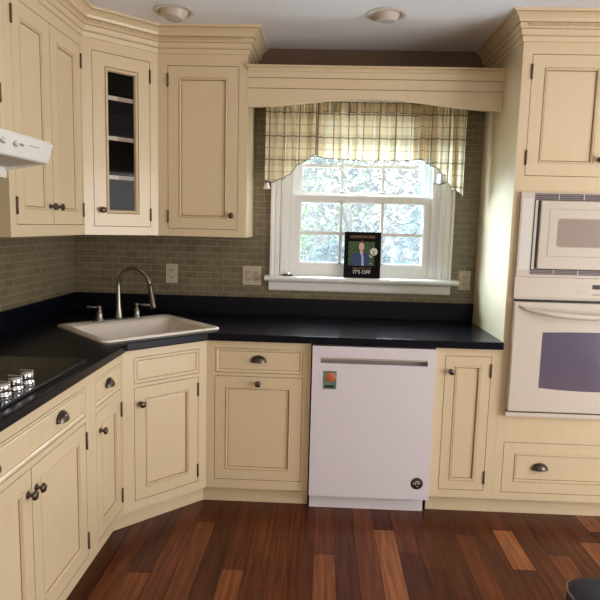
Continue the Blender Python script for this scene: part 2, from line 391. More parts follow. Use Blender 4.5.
# ------------------------------------------------------------------ room shell
XL, CZ, YB = -1.464, 2.449, -6.2
XR = 3.2
WX0, WX1, WZ0, WZ1 = -.196, .708, 1.125, 2.06     # kitchen window opening
XT = .933                                           # left side of the tall cabinet
def floor():
    rows = {}
    W = .0965; k0 = int((XL - .9) / W) - 1; k1 = int((XR - .9) / W) + 1
    bm = bmesh.new(); lay = bm.loops.layers.float_color.new('plank'); rr = random.Random(11)
    over = {(0, ): None}
    special = {0: [(-.10, -.74, .35), (-.74, -1.075, .95), (-1.075, -1.9, .3)], 2: [(-.1, -.945, .22), (-.945, -1.35, .62), (-1.35, -2, .35)],
               4: [(-.1, -.818, .3), (-.818, -1.2, .75)], -6: [(-.1, -.785, .25), (-.785, -1.55, 1.0)], -5: [(-.1, -.98, .45), (-.98, -1.6, .2)],
               -9: [(-.1, -1.02, .42), (-1.02, -1.6, .68)], -8: [(-.1, -1.35, .22)], -7: [(-.1, -1.5, .52)], -10: [(-.1, -1.4, .3)],
               -13: [(-.1, -1.17, .36), (-1.17, -1.7, .72)], -17: [(-.1, -1.22, .2), (-1.22, -1.8, .66)], -14: [(-.1, -1.5, .22)], -15: [(-.3, -.78, .3), (-.78, -1.7, .55)],
               -16: [(-.1, -1.4, .42)], 3: [(-.1, -1.2, .25)], 1: [(-.1, -1.4, .27)], -2: [(-.1, -.80, .25), (-.80, -1.7, .52)], -3: [(-.1, -1.3, .2)], -1: [(-.1, -1.5, .24)],
               -4: [(-.1, -1.1, .3)], -11: [(-.1, -.9, .35), (-.9, -1.7, .42)], -12: [(-.1, -.72, .28), (-.72, -1.3, .48)]}
    def ramp(t):
        lo, mid, hi = Vector((.050, .013, .006)), Vector((.155, .043, .014)), Vector((.36, .135, .048))
        c = lo.lerp(mid, t / .5) if t < .5 else mid.lerp(hi, (t - .5) / .5)
        return (*c, 1)
    g = .0011
    for k in range(k0, k1 + 1):
        xa, xb = max(.9 + k * W, XL), min(.9 + (k + 1) * W, XR)
        if xb - xa < .002: continue
        segs = list(special.get(k, [])); y = segs[-1][1] if segs else 0.05 - rr.random() * .4
        if segs and segs[0][0] < -.05: segs.insert(0, (0, segs[0][0], .3))
        if not segs: segs.append((0, y, rr.random()))
        while y > YB:
            y2 = y - rr.uniform(.35, 1.1); segs.append((y, y2, rr.choice((.1, .2, .3, .35, .45, .5, .6, .8)))); y = y2
        for a, b, t in segs:
            a = min(a, 0); b = max(b, YB)
            if a - b < .003: continue
            f = bm.faces.new([bm.verts.new(p) for p in ((xa + g, b + g, 0), (xb - g, b + g, 0), (xb - g, a - g, 0), (xa + g, a - g, 0))])
            c = ramp(min(1, max(0, t + rr.uniform(-.05, .05))))
            for lp in f.loops: lp[lay] = c
    for q in (((XL, YB, -.0015), (XR, YB, -.0015), (XR, 0, -.0015), (XL, 0, -.0015)), ((XL, 0, -.12), (XR, 0, -.12), (XR, YB, -.12), (XL, YB, -.12))):
        f = bm.faces.new([bm.verts.new(p) for p in q])
        for lp in f.loops: lp[lay] = (.012, .004, .003, 1)
    me = bpy.data.meshes.new('floor'); bm.to_mesh(me); bm.free(); me.materials.append(M['floor'])
    o = bpy.data.objects.new('floor', me); COL.objects.link(o); structure(o)
floor()
b = MB(); b.box(XL - .12, XR + .12, YB - .12, .14, CZ, CZ + .1, 'ceiling'); structure(b.build('ceiling'))
b = MB(); b.holed(XL - .12, XR + .12, -.12, CZ, [(WX0, WX1, WZ0, WZ1)], 0, .14, 'wall', 'white_paint'); structure(b.build('wall_back'))
b = MB(); b.box(XL - .12, XL, YB, 0, -.12, CZ, 'wall_room'); structure(b.build('wall_left'))
# right wall with unseen patio door added for light, rear wall with wide window
DY0, DY1, DZ1 = -4.1, -1.5, 2.1
b = MB(); b.box(XR, XR + .12, YB, DY0, -.12, CZ, 'wall_room'); b.box(XR, XR + .12, DY1, 0, -.12, CZ, 'wall_room'); b.box(XR, XR + .12, DY0, DY1, DZ1, CZ, 'wall_room')
structure(b.build('wall_right'))
RX0, RX1, RZ0, RZ1 = -.9, 2.4, .5, 2.15
b = MB(); b.holed(XL - .12, XR + .12, -.12, CZ, [(RX0, RX1, RZ0, RZ1)], YB - .12, YB, 'wall_room', 'white_paint'); structure(b.build('wall_rear'))
b = MB()
for x in (RX0, RX0 + 1.1, RX0 + 2.2, RX1):
    b.box(x - .03, x + .03, YB - .09, YB - .03, RZ0, RZ1, 'white_paint')
for z in (RZ0, 1.35, RZ1): b.box(RX0, RX1, YB - .08, YB - .04, z - .03, z + .03, 'white_paint')
b.box(RX0, RX1, YB - .115, YB - .095, RZ0, RZ1, 'white_paint')   # solid panel added to shut out sky light
structure(b.build('window_2'))
b = MB()
for y in (DY0 + .03, (DY0 + DY1) / 2, DY1 - .03): b.box(XR + .03, XR + .09, y - .04, y + .04, 0, DZ1, 'white_paint')
for z in (.06, DZ1 - .04): b.box(XR + .035, XR + .085, DY0, DY1, z - .05, z + .04, 'white_paint')
b.box(XR + .095, XR + .115, DY0, DY1, 0, DZ1, 'white_paint')   # solid panel added behind the lamp to block the sky
structure(b.build('added_patio_door'))
# tile (8 mm slabs)
TZ0, TZ1 = 1.022, 2.225
b = MB(); ty = -.008
b.box(XL + .0005, WX0 - .07, ty, -.0005, TZ0, TZ1, 'tile_x'); b.box(WX1 + .07, XT - .001, ty, -.0005, TZ0, TZ1, 'tile_x')
b.box(WX0 - .07, WX1 + .07, ty, -.0005, TZ0, 1.10, 'tile_x'); b.box(WX0 - .07, WX1 + .07, ty, -.0005, 2.12, TZ1, 'tile_x')
structure(b.build('trim_1', label='olive glass brick tile on the back wall'))
b = MB(); b.box(XL + .0005, XL + .008, -2.9, -.0085, TZ0, 1.75, 'tile_y'); structure(b.build('trim_2', label='olive glass brick tile on the left wall'))

# ------------------------------------------------------------------ kitchen window
win = bpy.data.objects.new('window_1', None); COL.objects.link(win); structure(win)
b = MB(); cy = -.030
def casing_v(x0, x1):
    n = 1 if x1 > x0 else -1; w = abs(x1 - x0)
    pr = [(0, -.006), (0, cy), (.012, cy), (.016, cy + .007), (.024, cy + .010), (.030, cy + .006), (.050, cy + .008), (.054, cy + .012), (.062, cy + .004), (w, cy + .006), (w, -.006)]
    b.prism([(x0 + n * a, c) for a, c in pr], 'z', 1.158, 2.12, 'white_paint')
casing_v(-.275, WX0); casing_v(.787, WX1)
b.box(WX0, WX1, cy + .004, -.006, WZ1, 2.12, 'white_paint'); b.build('window_casing', win)
b = MB()
pr = [(.02, 1.128), (-.062, 1.128), (-.072, 1.133), (-.076, 1.143), (-.072, 1.153), (-.062, 1.158), (.02, 1.158)]
b.prism(pr, 'x', -.302, .828, 'white_paint'); b.build('window_sill', win)
b = MB(); b.prism([(-.009, 1.07), (-.022, 1.07), (-.027, 1.078), (-.027, 1.118), (-.035, 1.127), (-.009, 1.127)], 'x', -.280, .788, 'white_paint'); b.build('window_apron', win)
# jambs
b = MB()
for x0, x1 in ((WX0 - .001, WX0 + .020), (WX1 - .020, WX1 + .001)):
    b.box(x0, x1, -.002, .138, 1.158, WZ1, 'white_paint')
for x0, x1 in ((WX0 + .020, WX0 + .047), (WX1 - .047, WX1 - .020)):
    b.box(x0, x1, .004, .016, 1.158, WZ1, 'white_paint'); b.box(x0, x1, .0565, .062, 1.158, WZ1, 'white_paint')
b.box(WX0, WX1, 0, .138, WZ1 - .02, WZ1, 'white_paint'); b.box(WX0, WX1, .02, .16, 1.127, 1.158, 'white_paint'); b.build('window_jamb', win)
def sash(name, y0, z0, z1, gz0, gz1, gx0, gx1, mz):
    x0, x1 = WX0 + .022, WX1 - .022; y1 = y0 + .034
    b = MB(); b.holed(x0, x1, z0, z1, [(gx0, gx1, gz0, gz1)], y0, y1, 'white_paint', 'white_paint')
    # glazing bead step
    b.holed(gx0 - .002, gx1 + .002, gz0 - .002, gz1 + .002, [(gx0 + .008, gx1 - .008, gz0 + .008, gz1 - .008)], y0 + .012, y0 + .030, 'white_paint', 'white_paint')
    s = b.build(name, win)
    g = MB(); g.box(gx0, gx1, y0 + .018, y0 + .021, gz0, gz1, 'pane'); g.build('glass_pane', s)
    g = MB(); w = (gx1 - gx0) / 3
    for k in (1, 2): g.box(gx0 + w * k - .009, gx0 + w * k + .009, y0 + .012, y0 + .026, gz0, gz1, 'white_paint')
    g.box(gx0, gx1, y0 + .0125, y0 + .0255, mz - .009, mz + .009, 'white_paint'); g.build('muntins', s)
sash('lower_sash', .018, 1.170, 1.632, 1.232, 1.598, -.106, .622, 1.413)
sash('upper_sash', .064, 1.605, 2.035, 1.650, 1.985, -.106, .622, 1.81)
b = MB(); b.box(WX0 + .047, WX1 - .047, .006, .018, 1.158, 1.17, 'white_paint')
b.box(.22, .29, .004, .020, 1.632, 1.640, 'white_paint', .002); b.build('sash_lock', win)
b = MB(); b.box(WX0 + .022, WX1 - .022, .118, .120, 1.16, 2.035, 'screen'); b.build('insect_screen', win)

# ------------------------------------------------------------------ base cabinets
F = -.61
S2 = math.sqrt(.5)
# back run, left of dishwasher: x -.534 .. -.025
ox = -.534; W = .5255
t = thing('base_cabinet', 'cream base cabinet with one drawer over a square door, just left of the white dishwasher', 'cabinet', (ox, F, 0), 0)
L_ = lambda x: x - ox
b = carcass(t, W, .60, FZ0, FZ1); b.build('cabinet_body', t)
frame(t, W, FZ0, FZ1, [(L_(-.489), L_(-.0485), .711, .837), (L_(-.492), L_(-.0475), .147, .694)])
drawer(t, L_(-.489), L_(-.0485), .711, .837, [(L_(-.271), .780)])
door(t, L_(-.492), L_(-.0475), .147, .694, .062, (L_(-.271), .660))
toe(t, W, x0=-.0255)
# right of dishwasher: x .608 .. .933
ox = .609; W = XT - ox - .0005
t = thing('base_cabinet', 'narrow cream base cabinet with a single tall door, between the dishwasher and the oven cabinet', 'cabinet', (ox, F, 0), 0)
L_ = lambda x: x - ox
carcass(t, W, .60, FZ0, FZ1).build('cabinet_body', t)
frame(t, W, FZ0, FZ1, [(L_(.657), L_(.885), .140, .835)])
door(t, L_(.657), L_(.885), .140, .835, .056, (L_(.687), .757), L_(.884), zh=(.211, .764))
toe(t, W)
# corner sink cabinet on the diagonal
PA = Vector((-.854, -.93, 0)); W = .4525
t = thing('corner_sink_cabinet', 'diagonal cream corner cabinet under the sink', 'cabinet', PA, PI / 4)
b = MB(); b.box(.0, W, .019, .30, FZ0, FZ0 + .016); b.box(0, .012, .019, .26, FZ0, .70); b.box(W - .012, W, .019, .26, FZ0, .70); b.box(0, W, .26, .276, FZ0, .70, 'cavity'); b.build('cabinet_body', t)
frame(t, W, FZ0, FZ1, [(.0566, .409, .711, .835), (.0566, .405, .145, .694)])
drawer(t, .0566, .409, .711, .835, prof=[(0, 0, 'cream'), (.010, 0, 'cream'), (.015, .004, 'cream'), (.0168, .004, 'glaze'), (.019, .003, 'cream')], name='false_drawer_front')
door(t, .0566, .405, .145, .694, .063, (.0566 + .032, .614), .402, zh=(.205, .628))
toe(t, W + .0255, x0=-.0255)
# left run (faces +x): local x = world y
def lx(y, y0): return y - y0
y0 = -1.2955; W = .3645
t = thing('base_cabinet', 'slim cream base cabinet with small drawer and door, beside the corner sink cabinet', 'cabinet', (-.854, y0, 0), PI / 2)
carcass(t, W, .60, FZ0, FZ1).build('cabinet_body', t)
frame(t, W, FZ0, FZ1, [(lx(-1.245, y0), lx(-.952, y0), .708, .827), (lx(-1.245, y0), lx(-.952, y0), .140, .686)])
drawer(t, lx(-1.245, y0), lx(-.952, y0), .708, .827, [(lx(-1.095, y0), .772)])
door(t, lx(-1.245, y0), lx(-.952, y0), .140, .686, .062, (lx(-1.205, y0), .603), lx(-.953, y0), zh=(.205, .612))
toe(t, W + .0255)
y0 = -2.2455; W = .9495
t = thing('base_cabinet', 'wide cream base cabinet with double doors under the black cooktop', 'cabinet', (-.854, y0, 0), PI / 2)
carcass(t, W, .60, FZ0, FZ1).build('cabinet_body', t)
a0, a1 = lx(-2.195, y0), lx(-1.346, y0); am = (a0 + a1) / 2
frame(t, W, FZ0, FZ1, [(a0, a1, .708, .827), (a0, a1, .140, .686)])
drawer(t, a0, a1, .708, .827, [(lx(-1.55, y0), .774), (lx(-1.99, y0), .774)])
door(t, a0, am, .140, .686, .062, (am - .027, .608), a0, zh=(.205, .612)); door(t, am, a1, .140, .686, .062, (am + .027, .608), a1, zh=(.205, .612))
toe(t, W)

# ------------------------------------------------------------------ countertop
t = thing('countertop', 'black navy countertop running round the corner with a low backsplash', 'countertop')
def cut_poly(outer, hole, z0, z1, m, name, parent, bev=.006):
    bm = bmesh.new()
    es = []
    for poly in (outer, hole):
        vs = [bm.verts.new((x, y, z1)) for x, y in poly]
        es += [bm.edges.new((vs[i], vs[(i + 1) % len(vs)])) for i in range(len(vs))]
    bmesh.ops.triangle_fill(bm, use_beauty=True, edges=es)
    r = bmesh.ops.extrude_face_region(bm, geom=bm.faces[:])
    bmesh.ops.translate(bm, verts=[v for v in r['geom'] if isinstance(v, bmesh.types.BMVert)], vec=(0, 0, z0 - z1))
    bmesh.ops.recalc_face_normals(bm, faces=bm.faces[:])
    me = bpy.data.meshes.new(name); bm.to_mesh(me); bm.free(); me.materials.append(M[m])
    o = bpy.data.objects.new(name, me); COL.objects.link(o); o.parent = parent
    if bev:
        md = o.modifiers.new('bevel', 'BEVEL'); md.width = bev; md.segments = 3; md.limit_method = 'ANGLE'; md.angle_limit = .9
    return o
ov = .030; XC = -.854 + ov; YC = F - ov; dd = ov * math.sqrt(2)
# diagonal front offset by ov: passes x - y = .076 + dd
c_ = .076 + dd
outer = [(XL + .0005, -.0005), (XL + .0005, -2.9), (XC, -2.9), (XC, XC - c_), (YC + c_, YC), (XT - .001, YC), (XT - .001, -.0005)]
def sd(s, d): return ((s + d) * S2, (s - d) * S2)
SS0, SS1, SD0, SD1 = -1.342, -.700, -.522, .030
def rrect(s0, s1, d0, d1, r, n=5):
    P = []
    for cs, cd, a0 in ((s1 - r, d1 - r, 0), (s0 + r, d1 - r, PI / 2), (s0 + r, d0 + r, PI), (s1 - r, d0 + r, 1.5 * PI)):
        for i in range(n + 1):
            a = a0 + PI / 2 * i / n; P.append((cs + r * math.cos(a), cd + r * math.sin(a)))
    return P
hole = [sd(*p) for p in rrect(SS0 + .012, SS1 - .012, SD0 + .012, SD1 - .012, .03)]
cut_poly(outer, hole, .876, .914, 'counter', 'worktop', t)
b = MB(); b.box(XL + .0005, XT - .001, -.020, -.0005, .9142, 1.022, 'counter', .002); b.box(XL + .0005, XL + .020, -2.9, -.0205, .9142, 1.022, 'counter', .002); b.build('backsplash', t)

# ------------------------------------------------------------------ sink
t = thing('sink', 'almond enamel rectangular drop-in sink set diagonally in the corner counter', 'sink', (*sd((SS0 + SS1) / 2, (SD0 + SD1) / 2), .914), PI / 4)
sw, sdp = (SS1 - SS0) / 2, (SD1 - SD0) / 2     # local: +x = s, -y = d (towards the room)
bm = bmesh.new()
def ring(x0, x1, y0, y1, r, z): return [bm.verts.new((a, b_, z)) for a, b_ in rrect(x0, x1, y0, y1, r)]
deck = .085
R = [ring(-sw, sw, -sdp, sdp, .035, .0005), ring(-sw - .000, sw + .000, -sdp, sdp, .035, .006), ring(-sw + .006, sw - .006, -sdp + .006, sdp - .006, .032, .011),
     ring(-sw + .018, sw - .018, -sdp + .018, sdp - .018, .03, .010),
     ring(-sw + .040, sw - .040, -sdp + .036, sdp - deck, .035, .008), ring(-sw + .050, sw - .050, -sdp + .046, sdp - deck - .010, .04, -.004),
     ring(-sw + .060, sw - .060, -sdp + .056, sdp - deck - .018, .05, -.150), ring(-sw + .085, sw - .085, -sdp + .08, sdp - deck - .045, .05, -.170),
     ring(-.05, .05, -.09, .01, .04, -.176)]
for A, B in zip(R, R[1:]):
    for i in range(len(A)):
        f = bm.faces.new((A[i], A[(i + 1) % len(A)], B[(i + 1) % len(A)], B[i])); f.smooth = True
bm.faces.new(R[-1])
bmesh.ops.recalc_face_normals(bm, faces=bm.faces[:])
me = bpy.data.meshes.new('basin'); bm.to_mesh(me); bm.free(); me.materials.append(M['sink'])
o = bpy.data.objects.new('basin', me); COL.objects.link(o); o.parent = t
b = MB(); b.lathe([(0, .003), (.02, .003), (.028, .005), (.036, .003), (.038, 0)], 'chrome', (0, -.04, -.176)); b.build('drain', t)

# ------------------------------------------------------------------ faucet
FS, FD = -1.018, -.478
t = thing('faucet', 'brushed nickel gooseneck faucet with two lever handles behind the sink', 'faucet', (*sd(FS, FD), .9252), PI / 4)
b = MB(); b.box(-.145, .125, -.028, .028, 0, .006, 'nickel', .0025); b.build('deck_plate', t)
b = MB()
pts = [(0, 0, .005), (0, 0, .012), (0, 0, .05), (0, 0, .09), (0, 0, .17)]; rad = [.024, .021, .018, .0125, .011]
R0 = .096; cz = .186
ang = PI * .02
reach = (math.cos(-.62), -abs(math.sin(.62)))     # spout swings right of straight ahead
for i in range(19):
    a = PI - PI * i / 18 * .97
    q = R0 + R0 * math.cos(a)
    pts.append((q * .50, -q * .86, cz + R0 * math.sin(a))); rad.append(.0105)
b.tube(pts, rad, 'nickel', 14); b.build('spout', t)
e = Vector(pts[-1]); e2 = Vector(pts[-2]); dr = (e - e2).normalized()
b = MB(); ps = [e - dr * .002 + dr * s for s in (0, .006, .014, .035, .085, .118, .128)]
b.tube(ps, [.0115, .015, .0125, .0125, .015, .0175, .0150], 'pewter', 14); b.build('spray_head', t)
for hx, sgn in ((-.108, -1), (.105, 1)):
    b = MB(); b.lathe([(.023, .005), (.023, .010), (.017, .016), (.019, .030), (.016, .045), (.010, .055), (.010, .066), (.013, .072), (.011, .082), (0, .086)], 'nickel', (hx, 0, 0), 18)
    c = Vector((hx, 0, .074)); dv = Vector((sgn * .70, -sgn * .70, 0)).normalized()
    b.tube([c, c + dv * .03, c + dv * .06, c + dv * .072], [.0055, .006, .0085, .006], 'nickel', 12); b.build('lever_handle', t)

# ------------------------------------------------------------------ cooktop
CX0, CX1, CY0, CY1 = -1.385, -.866, -2.20, -1.289
t = thing('cooktop', 'black glass cooktop with chrome knobs set in the left counter', 'cooktop', ((CX0 + CX1) / 2, (CY0 + CY1) / 2, .914))
hx, hy = (CX1 - CX0) / 2, (CY1 - CY0) / 2
b = MB(); b.box(-hx, hx, -hy, hy, .0003, .007, 'cooktop', .002); b.build('glass_top', t)
b = MB(); b.box(hx - .004, hx + .0015, -hy, hy, .0003, .0085, 'steel_edge', .001); b.box(-hx, hx, hy - .003, hy + .0015, .0003, .0078, 'steel_edge', .001); b.build('trim_strip', t)
M['burner'] = mat('burner_ring_print', (.03, .028, .026), .15)
b = MB()
for cx_, cy_, rr_ in ((-.10, .25, .10), (-.10, -.25, .085), (.10, .27, .07), (.10, -.27, .10), (-.03, 0, .07)):
    b.lathe([(rr_, .0072), (rr_ + .004, .0072)], 'burner', (cx_, cy_, 0), 40)
b.build('burner_markings', t)
for yk in (-1.655, -1.727, -1.799, -1.871):
    b = MB(); b.lathe([(.024, .007), (.025, .010), (.023, .016), (.0195, .019), (.021, .022), (.022, .040), (.0195, .046), (0, .047)], 'chrome', (-.918 - (CX0 + CX1) / 2, yk - (CY0 + CY1) / 2, 0), 22)
    b.box(-.918 - (CX0 + CX1) / 2 - .022, -.918 - (CX0 + CX1) / 2 + .022, yk - (CY0 + CY1) / 2 - .004, yk - (CY0 + CY1) / 2 + .004, .045, .053, 'chrome', .002)
    b.build('control_knob', t)

# ------------------------------------------------------------------ dishwasher
t = thing('dishwasher', 'white built-in dishwasher with a recessed pocket handle', 'dishwasher', (-.001, -.605, 0))
b = MB(); b.box(.004, .603, .012, .58, .10, .868, 'appliance_white'); b.build('cabinet_body', t)
b = MB()
hz0, hz1, hx0, hx1 = .782, .812, .040, .567
b.holed(.0, .606, .092, .868, [(hx0, hx1, hz0, hz1)], -.036, -.030, 'appliance_white', 'appliance_white')
b.box(.0, .606, -.030, .010, .092, .7815, 'appliance_white'); b.box(.0, .606, -.030, .010, .8125, .868, 'appliance_white')
b.box(.0, hx0 - .0005, -.030, .010, .7815, .8125, 'appliance_white'); b.box(hx1 + .0005, .606, -.030, .010, .7815, .8125, 'appliance_white')
d = b.build('door', t)
g = MB(); g.box(hx0, hx1, .0, .009, hz0, hz1, 'vent_grey'); g.prism([(-.033, hz1 - .001), (-.004, hz1 - .001), (-.004, hz1 - .006), (-.030, hz1 - .010)], 'x', hx0, hx1, 'bisque_dark'); g.build('handle_recess', d)
b = MB(); b.box(.003, .590, .030, .045, .0, .090, 'appliance_white'); b.build('toe_kick', t)
# magnets on the door
dyf = -.605 - .036
t = thing('magnet', 'small rectangular magnet with an orange and teal picture near the dishwasher handle', 'magnet', (.088, dyf, .652))
b = MB(); b.box(-.033, .033, -.0015, 0, 0, .092, 'teal'); b.build('card', t)
b = MB(); b.lathe([(0, .001), (.026, .001), (.027, 0)], 'orange', (.003, -.0015, .060), 20, Matrix.Rotation(PI / 2, 4, 'X') @ Matrix.Scale(1.0, 4))
b.box(-.024, .024, -.0028, -.0015, .008, .020, 'badge_brown'); b.build('picture', t)
t = thing('magnet', 'round dark brown magnet with pale marks near the bottom right of the dishwasher door', 'magnet', (.543, dyf, .178))
b = MB(); b.lathe([(0, .003), (.028, .003), (.031, .001), (.031, 0)], 'badge_brown', (0, 0, 0), 28, Matrix.Rotation(PI / 2, 4, 'X')); b.build('disc', t)
b = MB()
b.box(-.008, .012, -.0042, -.0030, .010, .013, 'white_print'); b.box(.0, .016, -.0042, -.0030, .0, .003, 'white_print'); b.box(-.018, -.0155, -.0042, -.0030, -.004, .006, 'white_print')
for x, z in ((-.006, -.004), (.003, -.014), (-.010, .002)): b.box(x - .0022, x + .0022, -.0042, -.0030, z - .0022, z + .0022, 'white_print')
b.build('pale_marks', t)

# ------------------------------------------------------------------ wall cabinets
UZ0, UZ1, DU = 1.382, 2.322, .32
def upper_box(parent, W, D, z0, z1, left_panel='cream'):
    carcass(parent, W, D, z0, z1).build('cabinet_body', parent)
ox, W = -.854, .473
t = thing('wall_cabinet', 'cream wall cabinet with one raised-frame door, beside the window', 'cabinet', (ox, -.33, 0), 0)
L_ = lambda x: x - ox
carcass(t, W, .3215, UZ0, UZ1).build('cabinet_body', t)
frame(t, W, UZ0, UZ1, [(L_(-.802), L_(-.427), 1.421, 2.264)])
door(t, L_(-.802), L_(-.427), 1.421, 2.264, .066, (L_(-.459), 1.497), L_(-.801), zh=(1.485, 2.19))
# diagonal glass cabinet
PU = Vector((XL + DU, -.604, 0)); W = math.dist((PU.x, PU.y), (-.854, -.33)) 
angU = math.atan2(-.33 + .604, -.854 - PU.x)
t = thing('corner_wall_cabinet', 'diagonal cream corner wall cabinet with a narrow glass door and shelves', 'cabinet', PU, angU)
def dl(x): return (x - PU.x) / math.cos(angU)
b = MB()
def lp(x, y):
    q = Matrix.Rotation(-angU, 3, 'Z') @ (Vector((x, y, 0)) - PU); return (q.x, q.y)
poly = [lp(PU.x + .002, PU.y + .012), lp(-.8665, -.3275), lp(-.8555, -.012), lp(XL + .012, -.012), lp(XL + .012, PU.y + .004)]
def inset(p, k): 
    c = (sum(q[0] for q in p) / len(p), sum(q[1] for q in p) / len(p)); return [(c[0] + (q[0] - c[0]) * k, c[1] + (q[1] - c[1]) * k) for q in p]
b.prism(poly, 'z', UZ0, UZ0 + .016, 'cream'); b.prism(poly, 'z', UZ1 - .016, UZ1, 'cream')
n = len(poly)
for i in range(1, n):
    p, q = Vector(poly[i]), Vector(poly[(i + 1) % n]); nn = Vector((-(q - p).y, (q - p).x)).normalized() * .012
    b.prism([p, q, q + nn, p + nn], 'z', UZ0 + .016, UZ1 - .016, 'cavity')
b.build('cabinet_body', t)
gx0, gx1 = dl(-1.109), dl(-.886)
frame(t, W, UZ0, UZ1, [(gx0, gx1, 1.425, 2.270)])
st = .082
door(t, gx0, gx1, 1.425, 2.270, st, (dl(-1.081), 1.507), gx1 - .001, glass=True, zh=(1.49, 2.197))
ip = [lp(PU.x + .035, PU.y + .052), lp(-.905, -.335), lp(-.875, -.03), lp(XL + .03, -.03), lp(XL + .03, PU.y + .03)]
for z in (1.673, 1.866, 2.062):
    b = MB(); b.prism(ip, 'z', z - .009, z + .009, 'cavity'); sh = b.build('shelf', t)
    p, q = Vector(ip[0]), Vector(ip[1]); nn = Vector(((q - p).y, -(q - p).x)).normalized() * .008
    b = MB(); b.prism([p, q, q + nn, p + nn], 'z', z - .010, z + .010, 'shelf'); b.build('front_edge', sh)
# left pair
y0 = -1.2995; W = -.604 - y0
t = thing('wall_cabinet', 'cream double-door wall cabinet on the left wall beside the range hood', 'cabinet', (XL + DU, y0, 0), PI / 2)
carcass(t, W, DU - .0085, UZ0, UZ1).build('cabinet_body', t)
a0, a1 = lx(-1.252, y0), lx(-.621, y0); am = (a0 + a1) / 2
frame(t, W, UZ0, UZ1, [(a0, a1, 1.430, 2.272)])
M['side_shade'] = mat('olive_side_shade', (.27, .225, .14), .5)
b = MB(); b.box(-.0008, 0, .045, DU - .012, UZ0 + .002, 1.565, 'side_shade'); b.build('side_shade_sheet', t)  # added sheet; the cabinet side's shade painted in olive-tan
for s_, x0_, x1_, kx, hg in ((0, a0, am, am - .035, a0), (1, am, a1, am + .035, a1)):
    door(t, x0_, x1_, 1.430, 2.272, .068, (kx, 1.508), hg, zh=(1.503, 2.203))
# above the hood
y1 = -1.3005; y0 = -2.2455; W = y1 - y0; HZ = 1.732
t = thing('wall_cabinet', 'cream wall cabinet above the white range hood, at the left edge', 'cabinet', (XL + DU, y0, 0), PI / 2)
carcass(t, W, DU - .0085, HZ, UZ1).build('cabinet_body', t)
a0, a1 = .045, lx(-1.345, y0); am = (a0 + a1) / 2
frame(t, W, HZ, UZ1, [(a0, a1, 1.78, 2.272)])
door(t, a0, am, 1.78, 2.272, .068, (am - .035, 1.86), a0, zh=(1.90, 2.19)); door(t, am, a1, 1.78, 2.272, .068, (am + .035, 1.86), a1, zh=(1.90, 2.19))

# ------------------------------------------------------------------ range hood
t = thing('range_hood', 'white under-cabinet range hood with small controls on its sloping front', 'range hood', (XL + .0085, -2.215, 0))
W = .9135; X = lambda x: x - XL - .0085
b = MB()
b.prism([(0, 1.731), (X(-.978), 1.731), (X(-.974), 1.722), (X(-.994), 1.660), (X(-1.000), 1.655), (X(-1.006), 1.655), (X(-1.010), 1.668), (X(-1.15), 1.650), (X(-1.152), 1.602), (0, 1.572)], 'y', 0, W, 'hood_white')
b.prism([(X(-1.000), 1.655), (X(-1.15), 1.629), (X(-1.15), 1.66), (X(-1.0), 1.69)], 'y', W - .012, W, 'hood_white'); b.build('canopy', t)
b = MB(); b.prism([(X(-1.010), 1.6675), (X(-1.148), 1.6495), (X(-1.148), 1.640), (X(-1.012), 1.657)], 'y', .02, W - .016, 'hood_dark'); b.build('grease_filter', t)
def hood_pt(y, z): 
    k = (z - 1.660) / (1.722 - 1.660); return (X(-.994) + k * (.020), y, z)
for yk, w, m in ((-1.555, .009, 'vent_grey'), (-1.633, .009, 'vent_grey')):
    b = MB(); p = hood_pt(yk + 2.215, 1.698)
    b.lathe([(w, 0), (w, .006), (w * .7, .009), (0, .009)], 'bisque_light', p, 16, Matrix.Rotation(PI / 2 - .3, 4, 'Y')); 
    b.lathe([(w * 1.5, .0005), (0, .0012)], m, p, 16, Matrix.Rotation(PI / 2 - .3, 4, 'Y')); b.build('control_knob', t)
b = MB(); p = hood_pt(-1.515 + 2.215, 1.698); b.box(-.005, .005, -.012, .012, 0, .002, 'vent_grey', 0, Matrix.Translation(p) @ Matrix.Rotation(PI / 2 - .3, 4, 'Y'))
b.build('control_marking', t); b = MB(); p = hood_pt(-1.43 + 2.215, 1.701); b.box(-.0012, .0012, -.035, .035, 0, .001, 'vent_grey', 0, Matrix.Translation(p) @ Matrix.Rotation(PI / 2 - .3, 4, 'Y')); b.build('control_marking', t)

